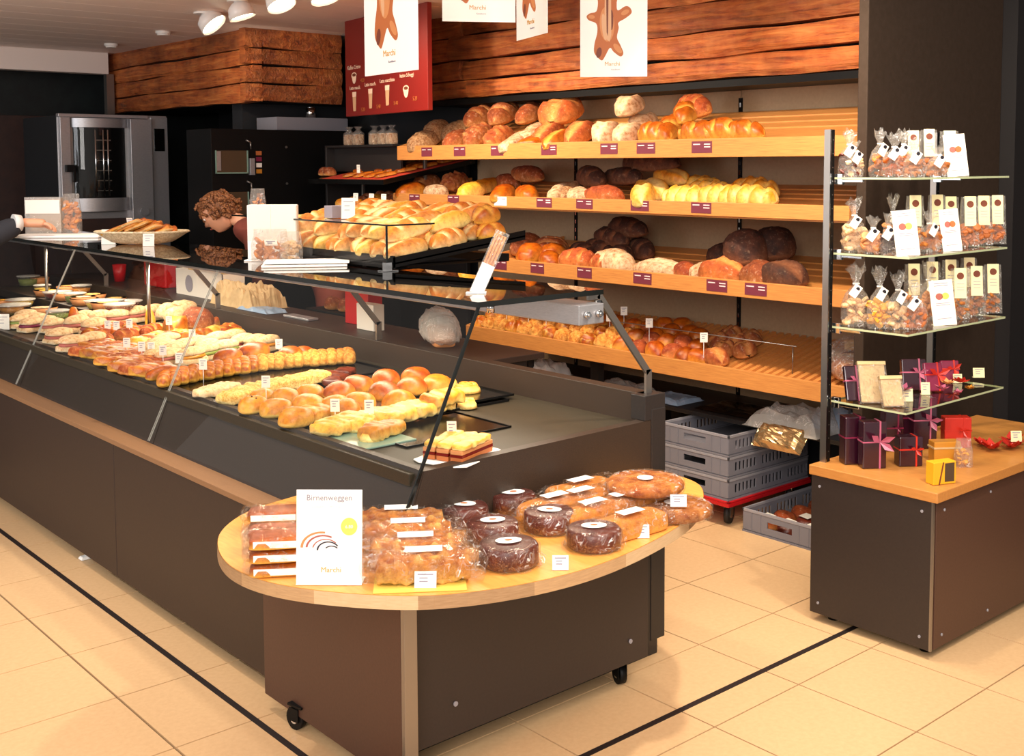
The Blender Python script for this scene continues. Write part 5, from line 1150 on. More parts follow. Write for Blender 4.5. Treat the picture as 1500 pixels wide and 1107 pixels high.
o = clear_bag((2.225, 4.115, ZG+.004), 'clear bag of pale biscuits in front of the white paper pack', .15, .13, .06, YAW); pieces(o, .14, .055, .09, 'print_tan', .03, 5)
o = clear_bag((2.285, 4.06, ZG+.004), 'clear bag of biscuits right beside the biscuits bag in front of the paper pack', .09, .12, .05, YAW+.2); pieces(o, .08, .045, .08, 'white_roll', .025, 6)
card('white tag leaning on the clear biscuit bag', (2.215, 4.09, ZG+.07), .05, .025, tilt=30)
for k, (dz, nm) in enumerate([(0, 'lower'), (.012, 'upper')]):
    tag(MB().box(-.16, .16, -.07, .07, 0, .008).build('white_tray', 'paper', None, .002, (2.255+.01*k, 3.90, ZG+dz)), '%s of two white trays lying on the glass top beside the paper pack' % nm, 'tray').rotation_euler = (0, 0, YAW+.15)
o = clear_bag((2.44, 4.62, ZG+.169), 'small clear bag of nuts on the glass guard shelf', .07, .115, .04, YAW); pieces(o, .06, .035, .07, 'print_tan', .016, 8)
o = clear_bag((2.42, 4.45, ZG+.02), 'clear bag lying behind the glass guard at the left of the rolls', .16, .12, .07, YAW); pieces(o, .14, .06, .08, 'white_roll', .04, 9)
p = at(503, 325, 'z', ZG+.169); card('tall white price card on the glass guard shelf', (2.50, 3.98, ZG+.169), .055, .085, tilt=-10)
o = tag(MB().box(-.04, .04, -.03, .03, 0, .05).build('small_box', 'print_grey', None, .002, (2.52, 4.10, ZG+.169)), 'small grey box behind the tall white price card', 'box')
bs = empty('breadstick_bag', 'tall narrow bag of breadsticks with a white label leaning at the glass corner', 'bag', (2.14, 2.70, ZG), YAW)
mm = Matrix.Rotation(R(24), 4, 'Y')
MB().box(-.022, .022, -.012, .012, 0, .20).xf(mm).build('wrapper', 'cello_bag', bs); MB().box(-.020, .020, -.014, -.012, .0, .095).xf(mm).build('paper_label', 'paper', bs)
b = MB()
for q in range(4): b.cyl((-.014+.009*q, 0, .01), (-.014+.009*q, 0, .19), .004, 7)
b.xf(mm).build('breadsticks', 'print_tan', bs)
MB().box(-.03, .03, -.02, .02, 0, .003).build('foot', 'paper', bs)
# cracker basket
wb = empty('wicker_basket', 'oval pale wicker basket of flat crackers on the glass top', 'basket', (2.30, 5.55, ZG), YAW)
def wob(t, k): return 1+.012*math.sin(t*36+k*math.pi)
MB().lathe([(.001, .004), (.11, .004), (.15, .012), (.19, .035), (.225, .058), (.232, .062), (.222, .056), (.185, .037), (.145, .017), (.001, .010)], 72, (0, 0, 0), 1, .6, wob).build('basket', 'wicker', wb)
MB().lathe([(.226, .056), (.236, .062), (.228, .068), (.218, .062)], 48, (0, 0, 0), 1, .6).build('rim', 'wicker', wb)
for j in range(26):
    t = j/25; x = -.125+.25*t; hh = .062+.045*math.exp(-((t-.4)*2.6)**2); yy = rnd.uniform(-.045, .045)
    c = Matrix.Rotation(YAW, 3, 'Z') @ Vector((x, yy, hh))
    bread('cracker', loaf_mesh('slab', .13, .10, .016, 'gold' if j % 3 else 'baguette', j % 3, 12, 12), 'flat golden cracker in the wicker basket', 'cracker', (2.30+c.x, 5.55+c.y, ZG+c.z-.02), 0, 'crackers in the wicker basket', rot=(rnd.uniform(-.3, .3), R(-22), YAW+rnd.uniform(-.3, .3)))
card('white price card in front of the cracker basket, right one', (2.26, 5.38, ZG), .055, .06, tilt=-8)
p = at(147, 352, 'z', ZG); card('white price card in front of the cracker basket, left one', (2.16, 5.62, ZG), .07, .075, tilt=-8)
p = at(186, 318, 'z', ZG+.1); card('tiny white card sticking up from the crackers', (2.33, 5.76, ZG+.075), .03, .05, tilt=20)
# left end group
tag(MB().box(-.24, .24, -.12, .12, 0, .012).build('white_board', 'paper', None, .003, (2.23, 6.45, ZG)), 'white cutting board at the left end of the glass top', 'board').rotation_euler = (0, 0, YAW)
bg = empty('biscuit_box', 'clear box of cream biscuits the customer is holding', 'box', (2.22, 6.62, ZG+.013), YAW)
MB().box(-.12, .08, -.04, .06, 0, .20).build('film', 'bag_film', bg); MB().box(-.115, .075, .0, .055, .01, .19).build('biscuits', 'white_roll', bg, .01); MB().box(-.115, .075, -.043, -.040, .11, .185).build('paper_label', 'card', bg)
o = clear_bag((2.30, 6.50, ZG+.013), 'clear bag of cookies beside the customer\'s hand', .10, .22, .06, YAW); pieces(o, .09, .05, .17, 'print_tan', .035, 12, n=40)

p = at(126, 818, 'z', 0)
crumple('paper_scrap', 'small crumpled white paper scrap on the floor by the counter front', 'paper', (p.x, p.y, .001), .05, .04, .02, 'paper', 33)
# ================================================================ CAKES ON THE ROUND-FRONTED TABLE
ZT2 = ZT+.001
def wrap_mesh(L, Wd, H, seed, flare=0):
    b = MB(); nu, nv = 22, 20; vs = []
    for i in range(nu+1):
        t = -1+2*i/nu; rr = max(.12, 1-abs(t)**7)**(1/7) if abs(t) < .97 else (.25 if flare else .6)
        x = t*L/2*(1+(.18 if flare and abs(t) > .9 else 0))
        for j in range(nv):
            a = 2*math.pi*j/nv; nz = noise.noise(Vector((x*45, a*3, seed)))*.011
            vs.append((x, math.copysign(abs(math.cos(a))**.7, math.cos(a))*(Wd/2+nz)*rr, max(.0005, H*.5+math.copysign(abs(math.sin(a))**.7, math.sin(a))*(H*.5+nz)*rr)))
    b.add(vs, [(i*nv+j, (i+1)*nv+j, (i+1)*nv+(j+1) % nv, i*nv+(j+1) % nv) for i in range(nu) for j in range(nv)], True); return b.mesh('wrapper', 'cello')
def placeT(px, py, z, nm, lab, cat, rz, group=None):
    p = at(px, py, 'z', z); o = empty(nm, lab, cat, (p.x, p.y, z), rz, group); return o
# round chocolate cakes
def choc(px, py, r_, h, lab, lv=0, lab_w=.05):
    o = placeT(px, py+h*.5*460/2.9*.6, ZT2+lv, 'chocolate_cake', lab, 'cake', rnd.uniform(-.3, .3)+YAW)
    cm = MB().lathe([(r_*.92, 0), (r_*.99, .005), (r_, h*.5), (r_*.985, h*.88), (r_*.94, h*.97), (r_*.88, h), (.001, h*1.01)], 36, (0, 0, 0), 1, 1, lambda t, k: 1+.012*math.sin(t*7+int(px))).build('cake_body', 'choco', o)
    b = MB().lathe([(r_*1.12, .002), (r_*1.05, h*.5), (r_*1.02, h*.95), (r_*.85, h*1.06), (.001, h*1.07)], 28, (0, 0, 0), 1, 1, lambda t, k: 1+.035*math.sin(t*9+k*2)+.02*math.sin(t*17)); b.build('wrapper', 'cello', o)
    q = MB(); rr = random.Random(int(px))
    for s_ in range(5):
        a = rr.uniform(0, 6.28); q.add([(r_*.9*math.cos(a), r_*.9*math.sin(a), .01), (r_*1.2*math.cos(a+.15), r_*1.2*math.sin(a+.15), .002), (r_*1.25*math.cos(a+.4), r_*1.25*math.sin(a+.4), .02), (r_*.95*math.cos(a+.45), r_*.95*math.sin(a+.45), h*.7)], [(0, 1, 2, 3)])
    q.build('wrapper_fold', 'cello', o)
    pts = [(lab_w/2*1.35*math.cos(a), lab_w/2*.9*math.sin(a)) for a in [i*math.pi/12 for i in range(24)]]
    l = MB().prism(pts, h*1.075, h*1.075+.001).build('round_label', 'paper', o); MB().prism([(x*.3, y*.3) for x, y in pts], h*1.075+.001, h*1.075+.0016).build('label_print', 'print_orange', l)
    return o
choc(745, 822, .076, .055, 'round chocolate cake in clear wrap nearest the table edge, left of a price card')
choc(870, 797, .072, .052, 'round chocolate cake in clear wrap at the front, right of a price card')
choc(722, 788, .070, .052, 'round chocolate cake in clear wrap, left one of the middle row')
choc(805, 772, .072, .052, 'round chocolate cake in clear wrap, right one of the middle row')
choc(752, 744, .066, .050, 'round chocolate cake in clear wrap at the back of the table')
choc(680, 762, .068, .050, 'round chocolate cake in clear wrap, leftmost, beside the nut loaves')
# nut loaves with rectangular white labels
for j, (px, py, l) in enumerate([(621, 848, 'front one'), (609, 825, 'second from the front'), (598, 803, 'third from the front'), (588, 782, 'rearmost one')]):
    o = placeT(px, py, ZT2, 'nut_loaf', 'wrapped nut loaf with a white label strip, %s of four' % l, 'cake', YAW+.12)
    inst('loaf', loaf_mesh('slab_knob', .235, .10, .064, 'nut_cake', j+1), o); inst('wrapper', wrap_mesh(.265, .115, .075, j, 1), o)
    MB().box(-.045, .045, -.012, .012, 0, .001).xf(Matrix.Translation((0, 0, .075)) @ Matrix.Rotation(.25, 4, 'X')).build('label_strip', 'paper', o)
# stacked flat packs at the left
for j, (px, py, z, l) in enumerate([(412, 836, 0, 'lowest in front'), (408, 806, 0, 'lowest behind'), (405, 778, 0, 'at the back'), (412, 836, .034, 'upper in front'), (407, 806, .034, 'upper behind'), (404, 776, .034, 'top at the back'), (412, 836, .068, 'topmost in front')]):
    o = placeT(px, py, ZT2, 'pastry_pack', 'flat wrapped pastry pack left of the white sign, %s' % l, 'cake', YAW+.1, 'wrapped pastry packs left of the sign'); o.location.z = ZT2+z
    inst('pastry', loaf_mesh('slab', .15, .09, .030, 'gold', j % 3), o); inst('wrapper', wrap_mesh(.16, .095, .034, j+9, 1), o)
    MB().box(-.06, .06, -.048, -.046, .006, .022).build('label_strip', 'paper', o)
o = placeT(560, 858, ZT2, 'loaf_board', 'thin golden card under the front nut loaf', 'card', YAW+.1); MB().box(-.02, .2, -.05, .05, 0, .002).build('board', 'print_yellow', o)
# orange log cakes
for j, (px, py, l) in enumerate([(923, 778, 'front one'), (868, 762, 'left one of the second row'), (912, 750, 'right one, beneath the nut tart'), (850, 744, 'middle one of the third row'), (812, 752, 'left one, behind the chocolate cakes'), (850, 728, 'rearmost one')]):
    o = placeT(px, py+4, ZT2, 'log_cake', 'golden marbled log cake in clear wrap, %s' % l, 'cake', R(-2)); zz = 0
    inst('log', loaf_mesh('slab', .235, .085, .056, 'orange_cake', j+1), o); inst('wrapper', wrap_mesh(.25, .094, .062, j+30, 1), o)
    MB().box(-.04, .04, -.018, .018, 0, .001).build('label', 'paper', o).location = (0, 0, .064)
for j, (px, py, z, l) in enumerate([(945, 716, .055, 'upper round nut tart at the right end of the table'), (985, 752, 0, 'lower round nut tart sticking out over the right end of the table')]):
    o = placeT(px, py, ZT2+z, 'nut_tart', l, 'tart', 0)
    MB().lathe([(.10, 0), (.112, .006), (.114, .02), (.106, .028), (.001, .030)], 40, (0, 0, 0), 1, 1, lambda t, k: 1+.01*math.sin(t*24)).build('tart', 'nut_cake', o)
    MB().lathe([(.114, .0), (.118, .012), (.117, .026), (.108, .032), (.001, .0335)], 32, (0, 0, 0), 1, 1, lambda t, k: 1+.01*math.sin(t*11)).build('wrapper', 'cello', o)
    MB().cyl((0, 0, .034), (0, 0, .035), .024, 24).build('round_label', 'paper', o)
o = placeT(960, 735, ZT2, 'log_cake', 'golden log cake beneath the upper nut tart', 'cake', R(20)); inst('log', loaf_mesh('slab', .20, .10, .052, 'orange_cake', 9), o)
# cards on the table
for px, py, w, h, l in [(623, 862, .052, .040, 'white price card in front of the nut loaves'), (821, 835, .040, .036, 'white price card between the two front chocolate cakes'), (942, 788, .034, .036, 'small white price card before the front log cake'), (994, 742, .046, .034, 'white price card standing on the round nut tarts')]:
    z = ZT2+(.036 if px > 990 else 0); p = at(px, py, 'z', z); card(l, (p.x, p.y, z), w, h, tilt=-14, mat='paper', rz=YAW)
# the sign
p = at(482, 856, 'z', ZT2); sg = empty('table_sign', 'white upright sign reading Birnenweggen with a picture of a sliced pastry', 'sign', (p.x, p.y, ZT2), YAW-.02)
SWd, SHh = .158, .226; mm = Matrix.Rotation(R(-6), 4, 'X')
MB().box(-SWd/2, SWd/2, -.001, .001, 0, SHh).xf(mm).build('panel', 'paper', sg, 0); MB().box(-SWd/2, SWd/2, -.004, .05, 0, .002).build('foot', 'paper', sg)
def sgt(body, x, z, s, mat): me = text_mesh(body, s, mat); inst('lettering', me, sg, (x, -.0018+z*math.tan(R(6)), z), (math.pi/2+R(-6), 0, 0))
sgt('Birnenweggen', 0, .200, .0195, 'print_grey'); sgt('Spezialität des Hauses', 0, .183, .010, 'sign_faint'); sgt('Marchi', .005, .030, .018, 'print_logo')
def sprint(pts, mat, d): b = MB(); b.add([(x, -.0016-d+z*math.tan(R(6)), z) for x, z in pts], [tuple(range(len(pts)))]); b.build('print', mat, sg)
sprint([(.048+.02*math.cos(a), .138+.021*math.sin(a)) for a in [i*math.pi/12 for i in range(24)]], 'print_yellow', .0002)
sgt('6.80', .048, .134, .011, 'paper')
def arc(cx, cz, r0, r1, a0, a1, mat, d, sq=.55):
    n = 14; o_ = [(cx+r1*math.cos(R(a0+(a1-a0)*i/n)), cz+sq*r1*math.sin(R(a0+(a1-a0)*i/n))) for i in range(n+1)]; i_ = [(cx+r0*math.cos(R(a0+(a1-a0)*i/n)), cz+sq*r0*math.sin(R(a0+(a1-a0)*i/n))) for i in range(n, -1, -1)]
    b = MB(); vs = o_+i_; fs = [(i, i+1, 2*n-i, 2*n+1-i) for i in range(n)]; b.add([(x, -.0016-d+z*math.tan(R(6)), z) for x, z in vs], fs); b.build('print', mat, sg)
arc(-.018, .088, .045, .051, 80, 180, 'print_tan', .0003, .75); arc(-.014, .086, .038, .043, 60, 175, 'print_red', .0004, .75); arc(-.008, .084, .030, .033, 40, 170, 'print_red', .0004, .75); arc(-.002, .082, .024, .028, 30, 180, 'print_black', .0005, .75); arc(.006, .082, .014, .018, 30, 150, 'print_black', .0005, .6)

# ================================================================ BAGS ON THE GLASS SHELVES
def tied_bag(pos, lab, w, h, cm, size, seed, rz=None, tagc=True, group=None, n=30, dp=.05):
    """cellophane bag gathered and tied near the top, with a folded tag"""
    rz = YAW+rnd.uniform(-.3, .3) if rz is None else rz
    o = empty('biscuit_bag', lab, 'bag', pos, rz, group); b = MB(); m = 18; vs = []; rr = random.Random(seed)
    lv = [(.9, 0, 1), (1.05, h*.12, 1), (1.0, h*.35, .95), (.75, h*.52, .7), (.22, h*.66, .3), (.18, h*.70, .25), (.42, h*.84, .5), (.62, h, .35)]
    for k, (s_, z, q) in enumerate(lv):
        for i in range(m):
            a = 2*math.pi*i/m; f = 1+(.22*math.sin(a*5+seed)+.1*rr.uniform(-1, 1))*(k > 4)+.03*rr.uniform(-1, 1); vs.append((w/2*s_*f*math.cos(a), dp/2*q*1.1*f*math.sin(a), z+(rr.uniform(-.12, .05)*h if k == 7 else 0)))
    b.add(vs, [(k*m+i, k*m+(i+1) % m, (k+1)*m+(i+1) % m, (k+1)*m+i) for k in range(len(lv)-1) for i in range(m)], True); b.build('wrapper', 'cello_bag', o)
    pieces(o, w*.95, dp*.9, h*.46, cm, size, seed, n=n)
    MB().lathe([(w*.12, -.003), (w*.13, 0), (w*.12, .003)], 12, (0, 0, h*.68), 1, .5).build('tie', 'white_metal', o)
    if tagc:
        g = MB().box(-.014, .014, -.0006, .0006, -.045, .0).xf(Matrix.Translation((w*.12, -dp*.5-.004, h*.66)) @ Matrix.Rotation(R(35), 4, 'Y') @ Matrix.Rotation(R(-12), 4, 'X')).build('tag_card', 'card', o)
        MB().lathe([(.0005, 0), (.007, 0)], 12).xf(Matrix.Translation((w*.12-.005, -dp*.5-.008, h*.61)) @ Matrix.Rotation(math.pi/2, 4, 'X')).build('tag_print', 'print_black', o)
    return o
def block_bag(pos, lab, w, h, cm, size, seed, rz=None, group=None, lean=0):
    """flat topped clear bag with a long cream label folded over its top"""
    rz = YAW if rz is None else rz
    o = empty('label_bag', lab, 'bag', pos, rz, group, rot=(R(lean), 0, rz)); dp = .045
    MB().add([(-w/2, -dp/2, 0), (w/2, -dp/2, 0), (w/2, dp/2, 0), (-w/2, dp/2, 0), (-w*.46, -.004, h), (w*.46, -.004, h), (w*.46, .004, h), (-w*.46, .004, h)], [(0, 1, 5, 4), (1, 2, 6, 5), (2, 3, 7, 6), (3, 0, 4, 7)]).build('wrapper', 'cello_bag', o)
    pieces(o, w, dp, h*.42, cm, size, seed, n=24)
    ang = math.atan2(dp/2-.004, h); m = Matrix.Translation((0, -dp/2-.0015, 0)) @ Matrix.Rotation(-ang, 4, 'X')
    MB().box(-w*.32, w*.32, -.0008, .0004, h*.42, h*1.02).xf(m).build('paper_label', 'ivory', o)
    MB().add([(w*.2*math.cos(a), -.0014, h*.86+h*.07*math.sin(a)) for a in [i*math.pi/6 for i in range(12)]], [tuple(range(12))]).xf(m).build('label_print', 'print_brown', o)
    t = MB()
    for q in range(3): t.box(-w*.2, w*.2, -.0016, -.001, h*(.70-.06*q), h*(.71-.06*q))
    t.xf(m).build('lettering', 'card_text', o); return o
def big_card(px, py, z, w, h, lab, col='print_orange'):
    p = at(px, py, 'y', 2.065); o = empty('picture_card', lab, 'card', (p.x, p.y, z), YAW+.05)
    m = Matrix.Rotation(R(-8), 4, 'X') @ Matrix.Rotation(R(-5), 4, 'Y')
    MB().box(-w/2, w/2, -.0008, .0008, 0, h).xf(m).build('card', 'card', o); MB().box(-w/2, w/2, 0, .02, 0, .001).build('foot', 'card', o)
    for (cx2, c_) in ((-.12, 'print_red'), (.14, col)): MB().add([(w*(cx2+.16*math.cos(a)), -.0014, h*.64+h*.075*math.sin(a)) for a in [i*math.pi/8 for i in range(16)]], [tuple(range(16))]).xf(m).build('print', c_, o)
    t = MB()
    for q, zz in enumerate((.92, .87, .48, .44, .14)): t.box(-w*.3, w*.3, -.0014, -.0009, h*zz, h*zz+.0022)
    t.xf(m).build('lettering', 'card_text', o); return o
def bpos(px, y, z):                              # on the shelf, as far forward as the upright allows
    while True:
        p_ = at(px, 300, 'y', y)
        if p_.x >= 3.485 or y > 2.285: return (max(p_.x, 3.475), y, z)
        y += .01
def gp(px, py, z): p = at(px, py, 'z', z+.001); return (p.x, min(max(p.y, 2.06), 2.31), z+.001)
z = GS[0]; S1 = ', top glass shelf'
tied_bag(bpos(1232, 2.27, z+.001), 'clear tied bag of dark biscuits, leftmost'+S1, .075, .165, 'choco', .022, 1)
tied_bag(bpos(1250, 2.22, z+.001), 'clear tied bag with a large white tag, second from the left'+S1, .07, .13, 'white_roll', .022, 2)
tied_bag(bpos(1287, 2.24, z+.001), 'clear bag of dark square biscuits, third from the left'+S1, .075, .17, 'nut_cake', .024, 3)
tied_bag(bpos(1309, 2.16, z+.001), 'clear bag of golden wafers in the middle'+S1, .085, .15, 'gold', .026, 4)
tied_bag(bpos(1322, 2.27, z+.001), 'clear tied bag at the back of the middle'+S1, .07, .17, 'print_tan', .022, 5)
tied_bag(bpos(1338, 2.1, z+.001), 'clear bag of brown cubes with white tag, right of the golden wafers'+S1, .08, .13, 'nut_cake', .022, 6)
block_bag(bpos(1335, 2.27, z+.001), 'tall clear bag with cream label, left of the three tall ones'+S1, .062, .165, 'print_tan', .022, 7)
block_bag(bpos(1358, 2.24, z+.001), 'tall clear bag with cream label, middle of the tall ones'+S1, .062, .17, 'print_orange', .022, 8)
block_bag(bpos(1388, 2.2, z+.001), 'tall clear bag with cream label behind the large card'+S1, .07, .165, 'nut_cake', .022, 9)
tied_bag(bpos(1372, 2.12, z+.001), 'clear bag of brown slices with a tilted white tag'+S1, .08, .11, 'nut_cake', .024, 10)
big_card(1404, 251, z+.001, .078, .150, 'large cream card with an orange biscuit picture'+S1)
z = GS[1]; S2 = ', second glass shelf'
tied_bag(bpos(1252, 2.24, z+.001), 'clear bag of stacked white round biscuits, leftmost'+S2, .085, .19, 'white_roll', .036, 11)
tied_bag(bpos(1280, 2.18, z+.001), 'clear bag of stacked tan biscuits, second from the left'+S2, .075, .13, 'print_tan', .034, 12)
tied_bag(bpos(1303, 2.13, z+.001), 'clear bag of dark purple sweets beside the large white card'+S2, .06, .14, 'purple', .020, 13)
tied_bag(bpos(1308, 2.26, z+.001), 'tall clear tied bag behind the large white card'+S2, .07, .20, 'print_tan', .024, 14)
big_card(1331, 364, z+.001, .082, .155, 'large white card with a round photo'+S2, 'print_yellow')
tied_bag(bpos(1362, 2.12, z+.001), 'clear bag of brown sticks with a tilted white tag'+S2, .085, .145, 'nut_cake', .026, 15)
block_bag(bpos(1340, 2.26, z+.001), 'clear bag with cream label, first of the row behind the tilted tag'+S2, .066, .19, 'print_tan', .024, 16)
block_bag(bpos(1372, 2.25, z+.001), 'clear bag with cream label, second of the labelled row'+S2, .066, .19, 'print_orange', .024, 17)
big_card(1396, 359, z+.001, .070, .150, 'lilac topped picture card with orange slices'+S2)
for j in range(3): block_bag(bpos(1420+20*j, 2.14, z+.001), 'clear bag of orange chips with cream label, %s of three%s' % (['left one', 'middle one', 'right one'][j], S2), .066, .185, 'print_orange', .030, 18+j)
block_bag(bpos(1392, 2.27, z+.001), 'clear bag with cream label hidden at the back right'+S2, .066, .18, 'print_tan', .022, 22)
z = GS[2]; S3 = ', third glass shelf'
tied_bag(bpos(1256, 2.22, z+.001), 'clear tied bag of chocolate and white star biscuits, leftmost'+S3, .10, .22, 'white_roll', .030, 23); 
tied_bag(bpos(1291, 2.18, z+.001), 'clear tied bag of pale biscuits, second from the left'+S3, .085, .215, 'butter', .030, 24)
tied_bag(bpos(1318, 2.13, z+.001), 'clear tied bag of mixed star biscuits, third from the left'+S3, .085, .20, 'white_roll', .028, 25)
tied_bag(bpos(1343, 2.09, z+.001), 'clear bag with a white star and orange biscuits at the shelf front'+S3, .085, .165, 'print_orange', .026, 26)
tied_bag(bpos(1362, 2.2, z+.001), 'clear tied bag behind the white card'+S3, .075, .21, 'print_tan', .026, 27)
big_card(1385, 466, z+.001, .085, .160, 'large white card with a photo of biscuits'+S3, 'print_yellow')
for j in range(3): block_bag(bpos(1408+24*j, 2.12, z+.001), 'clear bag of nuts with long cream label, %s of front three%s' % (['left one', 'middle one', 'right one'][j], S3), .068, .185, 'nut_cake', .022, 28+j)
for j in range(4): block_bag(bpos(1340+27*j, 2.27, z+.001), 'clear bag with pale grey label, %s in the back row%s' % (ORD[j], S3), .066, .195, 'print_tan', .022, 32+j)
z = GS[3]; S4 = ', lowest glass shelf'
def ribbon_pack(pos, lab, w, h, d, rz, mat='purple', rm='pink_ribbon', lean=0, cat='gift box', bow=1.0):
    o = empty('gift_box', lab, cat, pos, rz, None, rot=(R(lean), 0, rz))
    MB().box(-w/2, w/2, -d/2, d/2, 0, h).build('box', mat, o, .004)
    b = MB(); t = .0012
    b.box(w*.18, w*.18+.006, -d/2-t, d/2+t, -.0002, h+t); b.box(-w/2-t, w/2+t, -d/2-t, d/2+t, h*.55, h*.55+.005); b.build('ribbon', rm, o)
    b = MB(); rr = random.Random(int(h*1e4))
    for q in range(3):
        a = rr.uniform(-.4, .4)+(.5, 2.6, -.9)[q]; L_ = .036*bow
        c0 = Vector((w*.18, -d/2-.003, h*.57)); dv = Vector((math.cos(a), -.55, math.sin(a))).normalized(); s_ = dv.cross(Vector((0, 1, 0))).normalized()*.008*bow
        b.add([tuple(c0), tuple(c0+dv*L_*.5+s_+Vector((0, -.006, 0))), tuple(c0+dv*L_), tuple(c0+dv*L_*.5-s_)], [(0, 1, 2, 3)])
    b.build('bow', rm, o); return o
ribbon_pack(bpos(1257, 2.22, z+.001), 'striped dark purple packet with a pink bow, leftmost'+S4, .06, .125, .02, YAW+.1, 'purple', 'pink_ribbon', -20)
def kraft_bag(pos, lab, w, h, rz, lean, seed, cm='print_tan'):
    o = empty('flat_bag', lab, 'bag', pos, rz, None, rot=(R(lean), 0, rz)); MB().box(-w/2, w/2, -.008, .010, 0, h).build('wrapper', 'cello_bag', o); MB().box(-w/2+.004, w/2-.004, -.004, .008, .004, h-.01).build('contents', cm, o, .004)
    MB().box(-w/2, w/2, -.009, .011, h-.012, h).build('seal', 'kraft', o); return o
kraft_bag(bpos(1287, 2.19, z+.001), 'flat golden bag leaning back in the middle'+S4, .10, .15, YAW, -25, 1, 'kraft')
kraft_bag(bpos(1316, 2.11, z+.001), 'clear flat bag with pink flower decoration at the front'+S4, .08, .11, YAW+.1, -25, 2, 'kraft')
ribbon_pack(bpos(1345, 2.22, z+.001), 'dark purple rounded packet behind the flower bags'+S4, .09, .115, .03, YAW, 'purple', 'pink_ribbon', -15)
ribbon_pack(bpos(1375, 2.16, z+.001), 'dark red packet with a coral bow at the right'+S4, .07, .105, .025, YAW+.1, 'magenta', 'red_bow', -18, bow=1.4)
ribbon_pack(bpos(1398, 2.22, z+.001), 'small dark red packet behind the cream cards'+S4, .07, .08, .025, YAW, 'magenta', 'red_bow', -18)
def flower(pos, lab, mat, r_, mat2=None):
    o = empty('paper_flower', lab, 'decoration', pos, 0); b = MB(); rr = random.Random(int(r_*1e5)+int(pos[0]*100))
    for q in range(9):
        a = q*2*math.pi/9; e_ = rr.uniform(.2, 1.0); dv = Vector((math.cos(a), math.sin(a), e_)).normalized(); s_ = Vector((-math.sin(a), math.cos(a), 0))*r_*.32
        b.add([(0, 0, 0), tuple(dv*r_*.6+s_), tuple(dv*r_*1.1), tuple(dv*r_*.6-s_)], [(0, 1, 2, 3)])
    b.build('petals', mat, o); MB().lathe([(.0005, r_*.1), (r_*.25, r_*.3), (.0005, r_*.5)], 8).build('heart', mat2 or mat, o); return o
for (x, y, zz, l, m_, r_) in [(3.60, 2.14, .05, 'pink paper flower on the leftmost purple packet', 'pink_ribbon', .035), (3.72, 2.06, .05, 'pink and orange paper flower on the front flat bag', 'pink_ribbon', .03), (3.78, 2.07, .06, 'peach paper flower right of the front flat bag', 'print_tan', .028), (3.89, 2.08, .05, 'coral paper flower on the dark red packet', 'red_bow', .035), (3.84, 2.06, .02, 'small pink paper flower low at the shelf front', 'pink_ribbon', .022), (3.92, 2.06, .025, 'small orange paper flower at the shelf front', 'amber', .022)]:
    flower((x, y, z+zz-.01), l+S4, m_, r_)
for px, py, w, h, l in [(1330, 588, .036, .045, 'cream price card at the front corner'), (1356, 578, .032, .045, 'cream price card second from the front corner'), (1403, 561, .034, .035, 'cream price card left of the last one'), (1434, 553, .045, .038, 'cream price card at the right end')]:
    p = at(px, py, 'z', z+.001); card(l+S4, (p.x, max(p.y, 2.04), z+.001), w, h, tilt=-10, mat='ivory')
z = .563; SC_ = ' on the cabinet'
ribbon_pack(bpos(1254, 2.2, z), 'tall dark purple gift box at the back left'+SC_, .075, .17, .055, YAW+.15, 'purple', 'magenta', 0, bow=.5)
ribbon_pack(bpos(1284, 2.14, z), 'tall dark purple gift box with a large pink bow, nearest the edge'+SC_, .085, .165, .05, YAW+.1, 'purple', 'pink_ribbon', 0, bow=1.6)
ribbon_pack(bpos(1335, 2.28, z), 'tall dark purple gift box at the back with two light stripes'+SC_, .085, .19, .05, YAW+.1, 'purple', 'magenta', 0, bow=.4)
ribbon_pack(bpos(1358, 2.22, z), 'tall dark purple gift box with a lilac bow at the right back'+SC_, .09, .19, .055, YAW+.1, 'purple', 'pink_ribbon', 0, bow=1.3)
ribbon_pack(bpos(1338, 2.12, z), 'low dark purple gift box with a red bow in the middle'+SC_, .085, .105, .05, YAW+.1, 'purple', 'red_bow', 0, bow=.8)
ribbon_pack(bpos(1312, 2.28, z), 'dark purple gift box hidden behind the front tall one'+SC_, .07, .15, .05, YAW+.1, 'purple', 'magenta', 0, bow=.5)
yb = empty('yellow_box', 'bright yellow gift box with a brown picture side and gold ribbon', 'gift box', bpos(1387, 1.925, z), YAW+.35)
MB().box(-.045, .045, -.02, .02, 0, .075).build('box', 'yellow_box', yb, .002); MB().box(.0, .038, -.0208, -.0198, .008, .070).build('picture', 'brown_print', yb); MB().box(-.0025, .0025, -.021, .021, -.0, .0758).xf(Matrix.Translation((-.022, 0, 0)) @ Matrix.Rotation(R(12), 4, 'Y')).build('ribbon', 'print_brown', yb)
ob2 = empty('yellow_box', 'golden box with a clear bow behind the bright yellow gift box', 'gift box', bpos(1392, 2.06, z), YAW+.1); MB().box(-.05, .05, -.025, .025, 0, .075).build('box', 'amber', ob2, .003); MB().box(-.052, .052, -.027, .027, .05, .056).build('ribbon', 'kraft', ob2)
o = clear_bag(bpos(1420, 1.98, z), 'small clear bag of sweets right of the bright yellow gift box', .06, .10, .04, YAW); pieces(o, .05, .035, .06, 'butter', .014, 41)
ribbon_pack(bpos(1408, 2.14, z), 'coral red wrapped packet behind the golden box'+SC_, .10, .115, .05, YAW, 'red_bow', 'red_bow', 0, bow=.8)
for j, (x, y, r_) in enumerate([(4.02, 2.02, .05), (4.10, 1.98, .05), (4.18, 2.02, .05), (4.06, 2.08, .04)]): flower((x, y, z+.004), ['red paper flower left of the small price card', 'red paper flower under the small price card', 'red paper flower at the right edge', 'red paper flower behind the small price card'][j]+SC_, 'red_bow', r_)
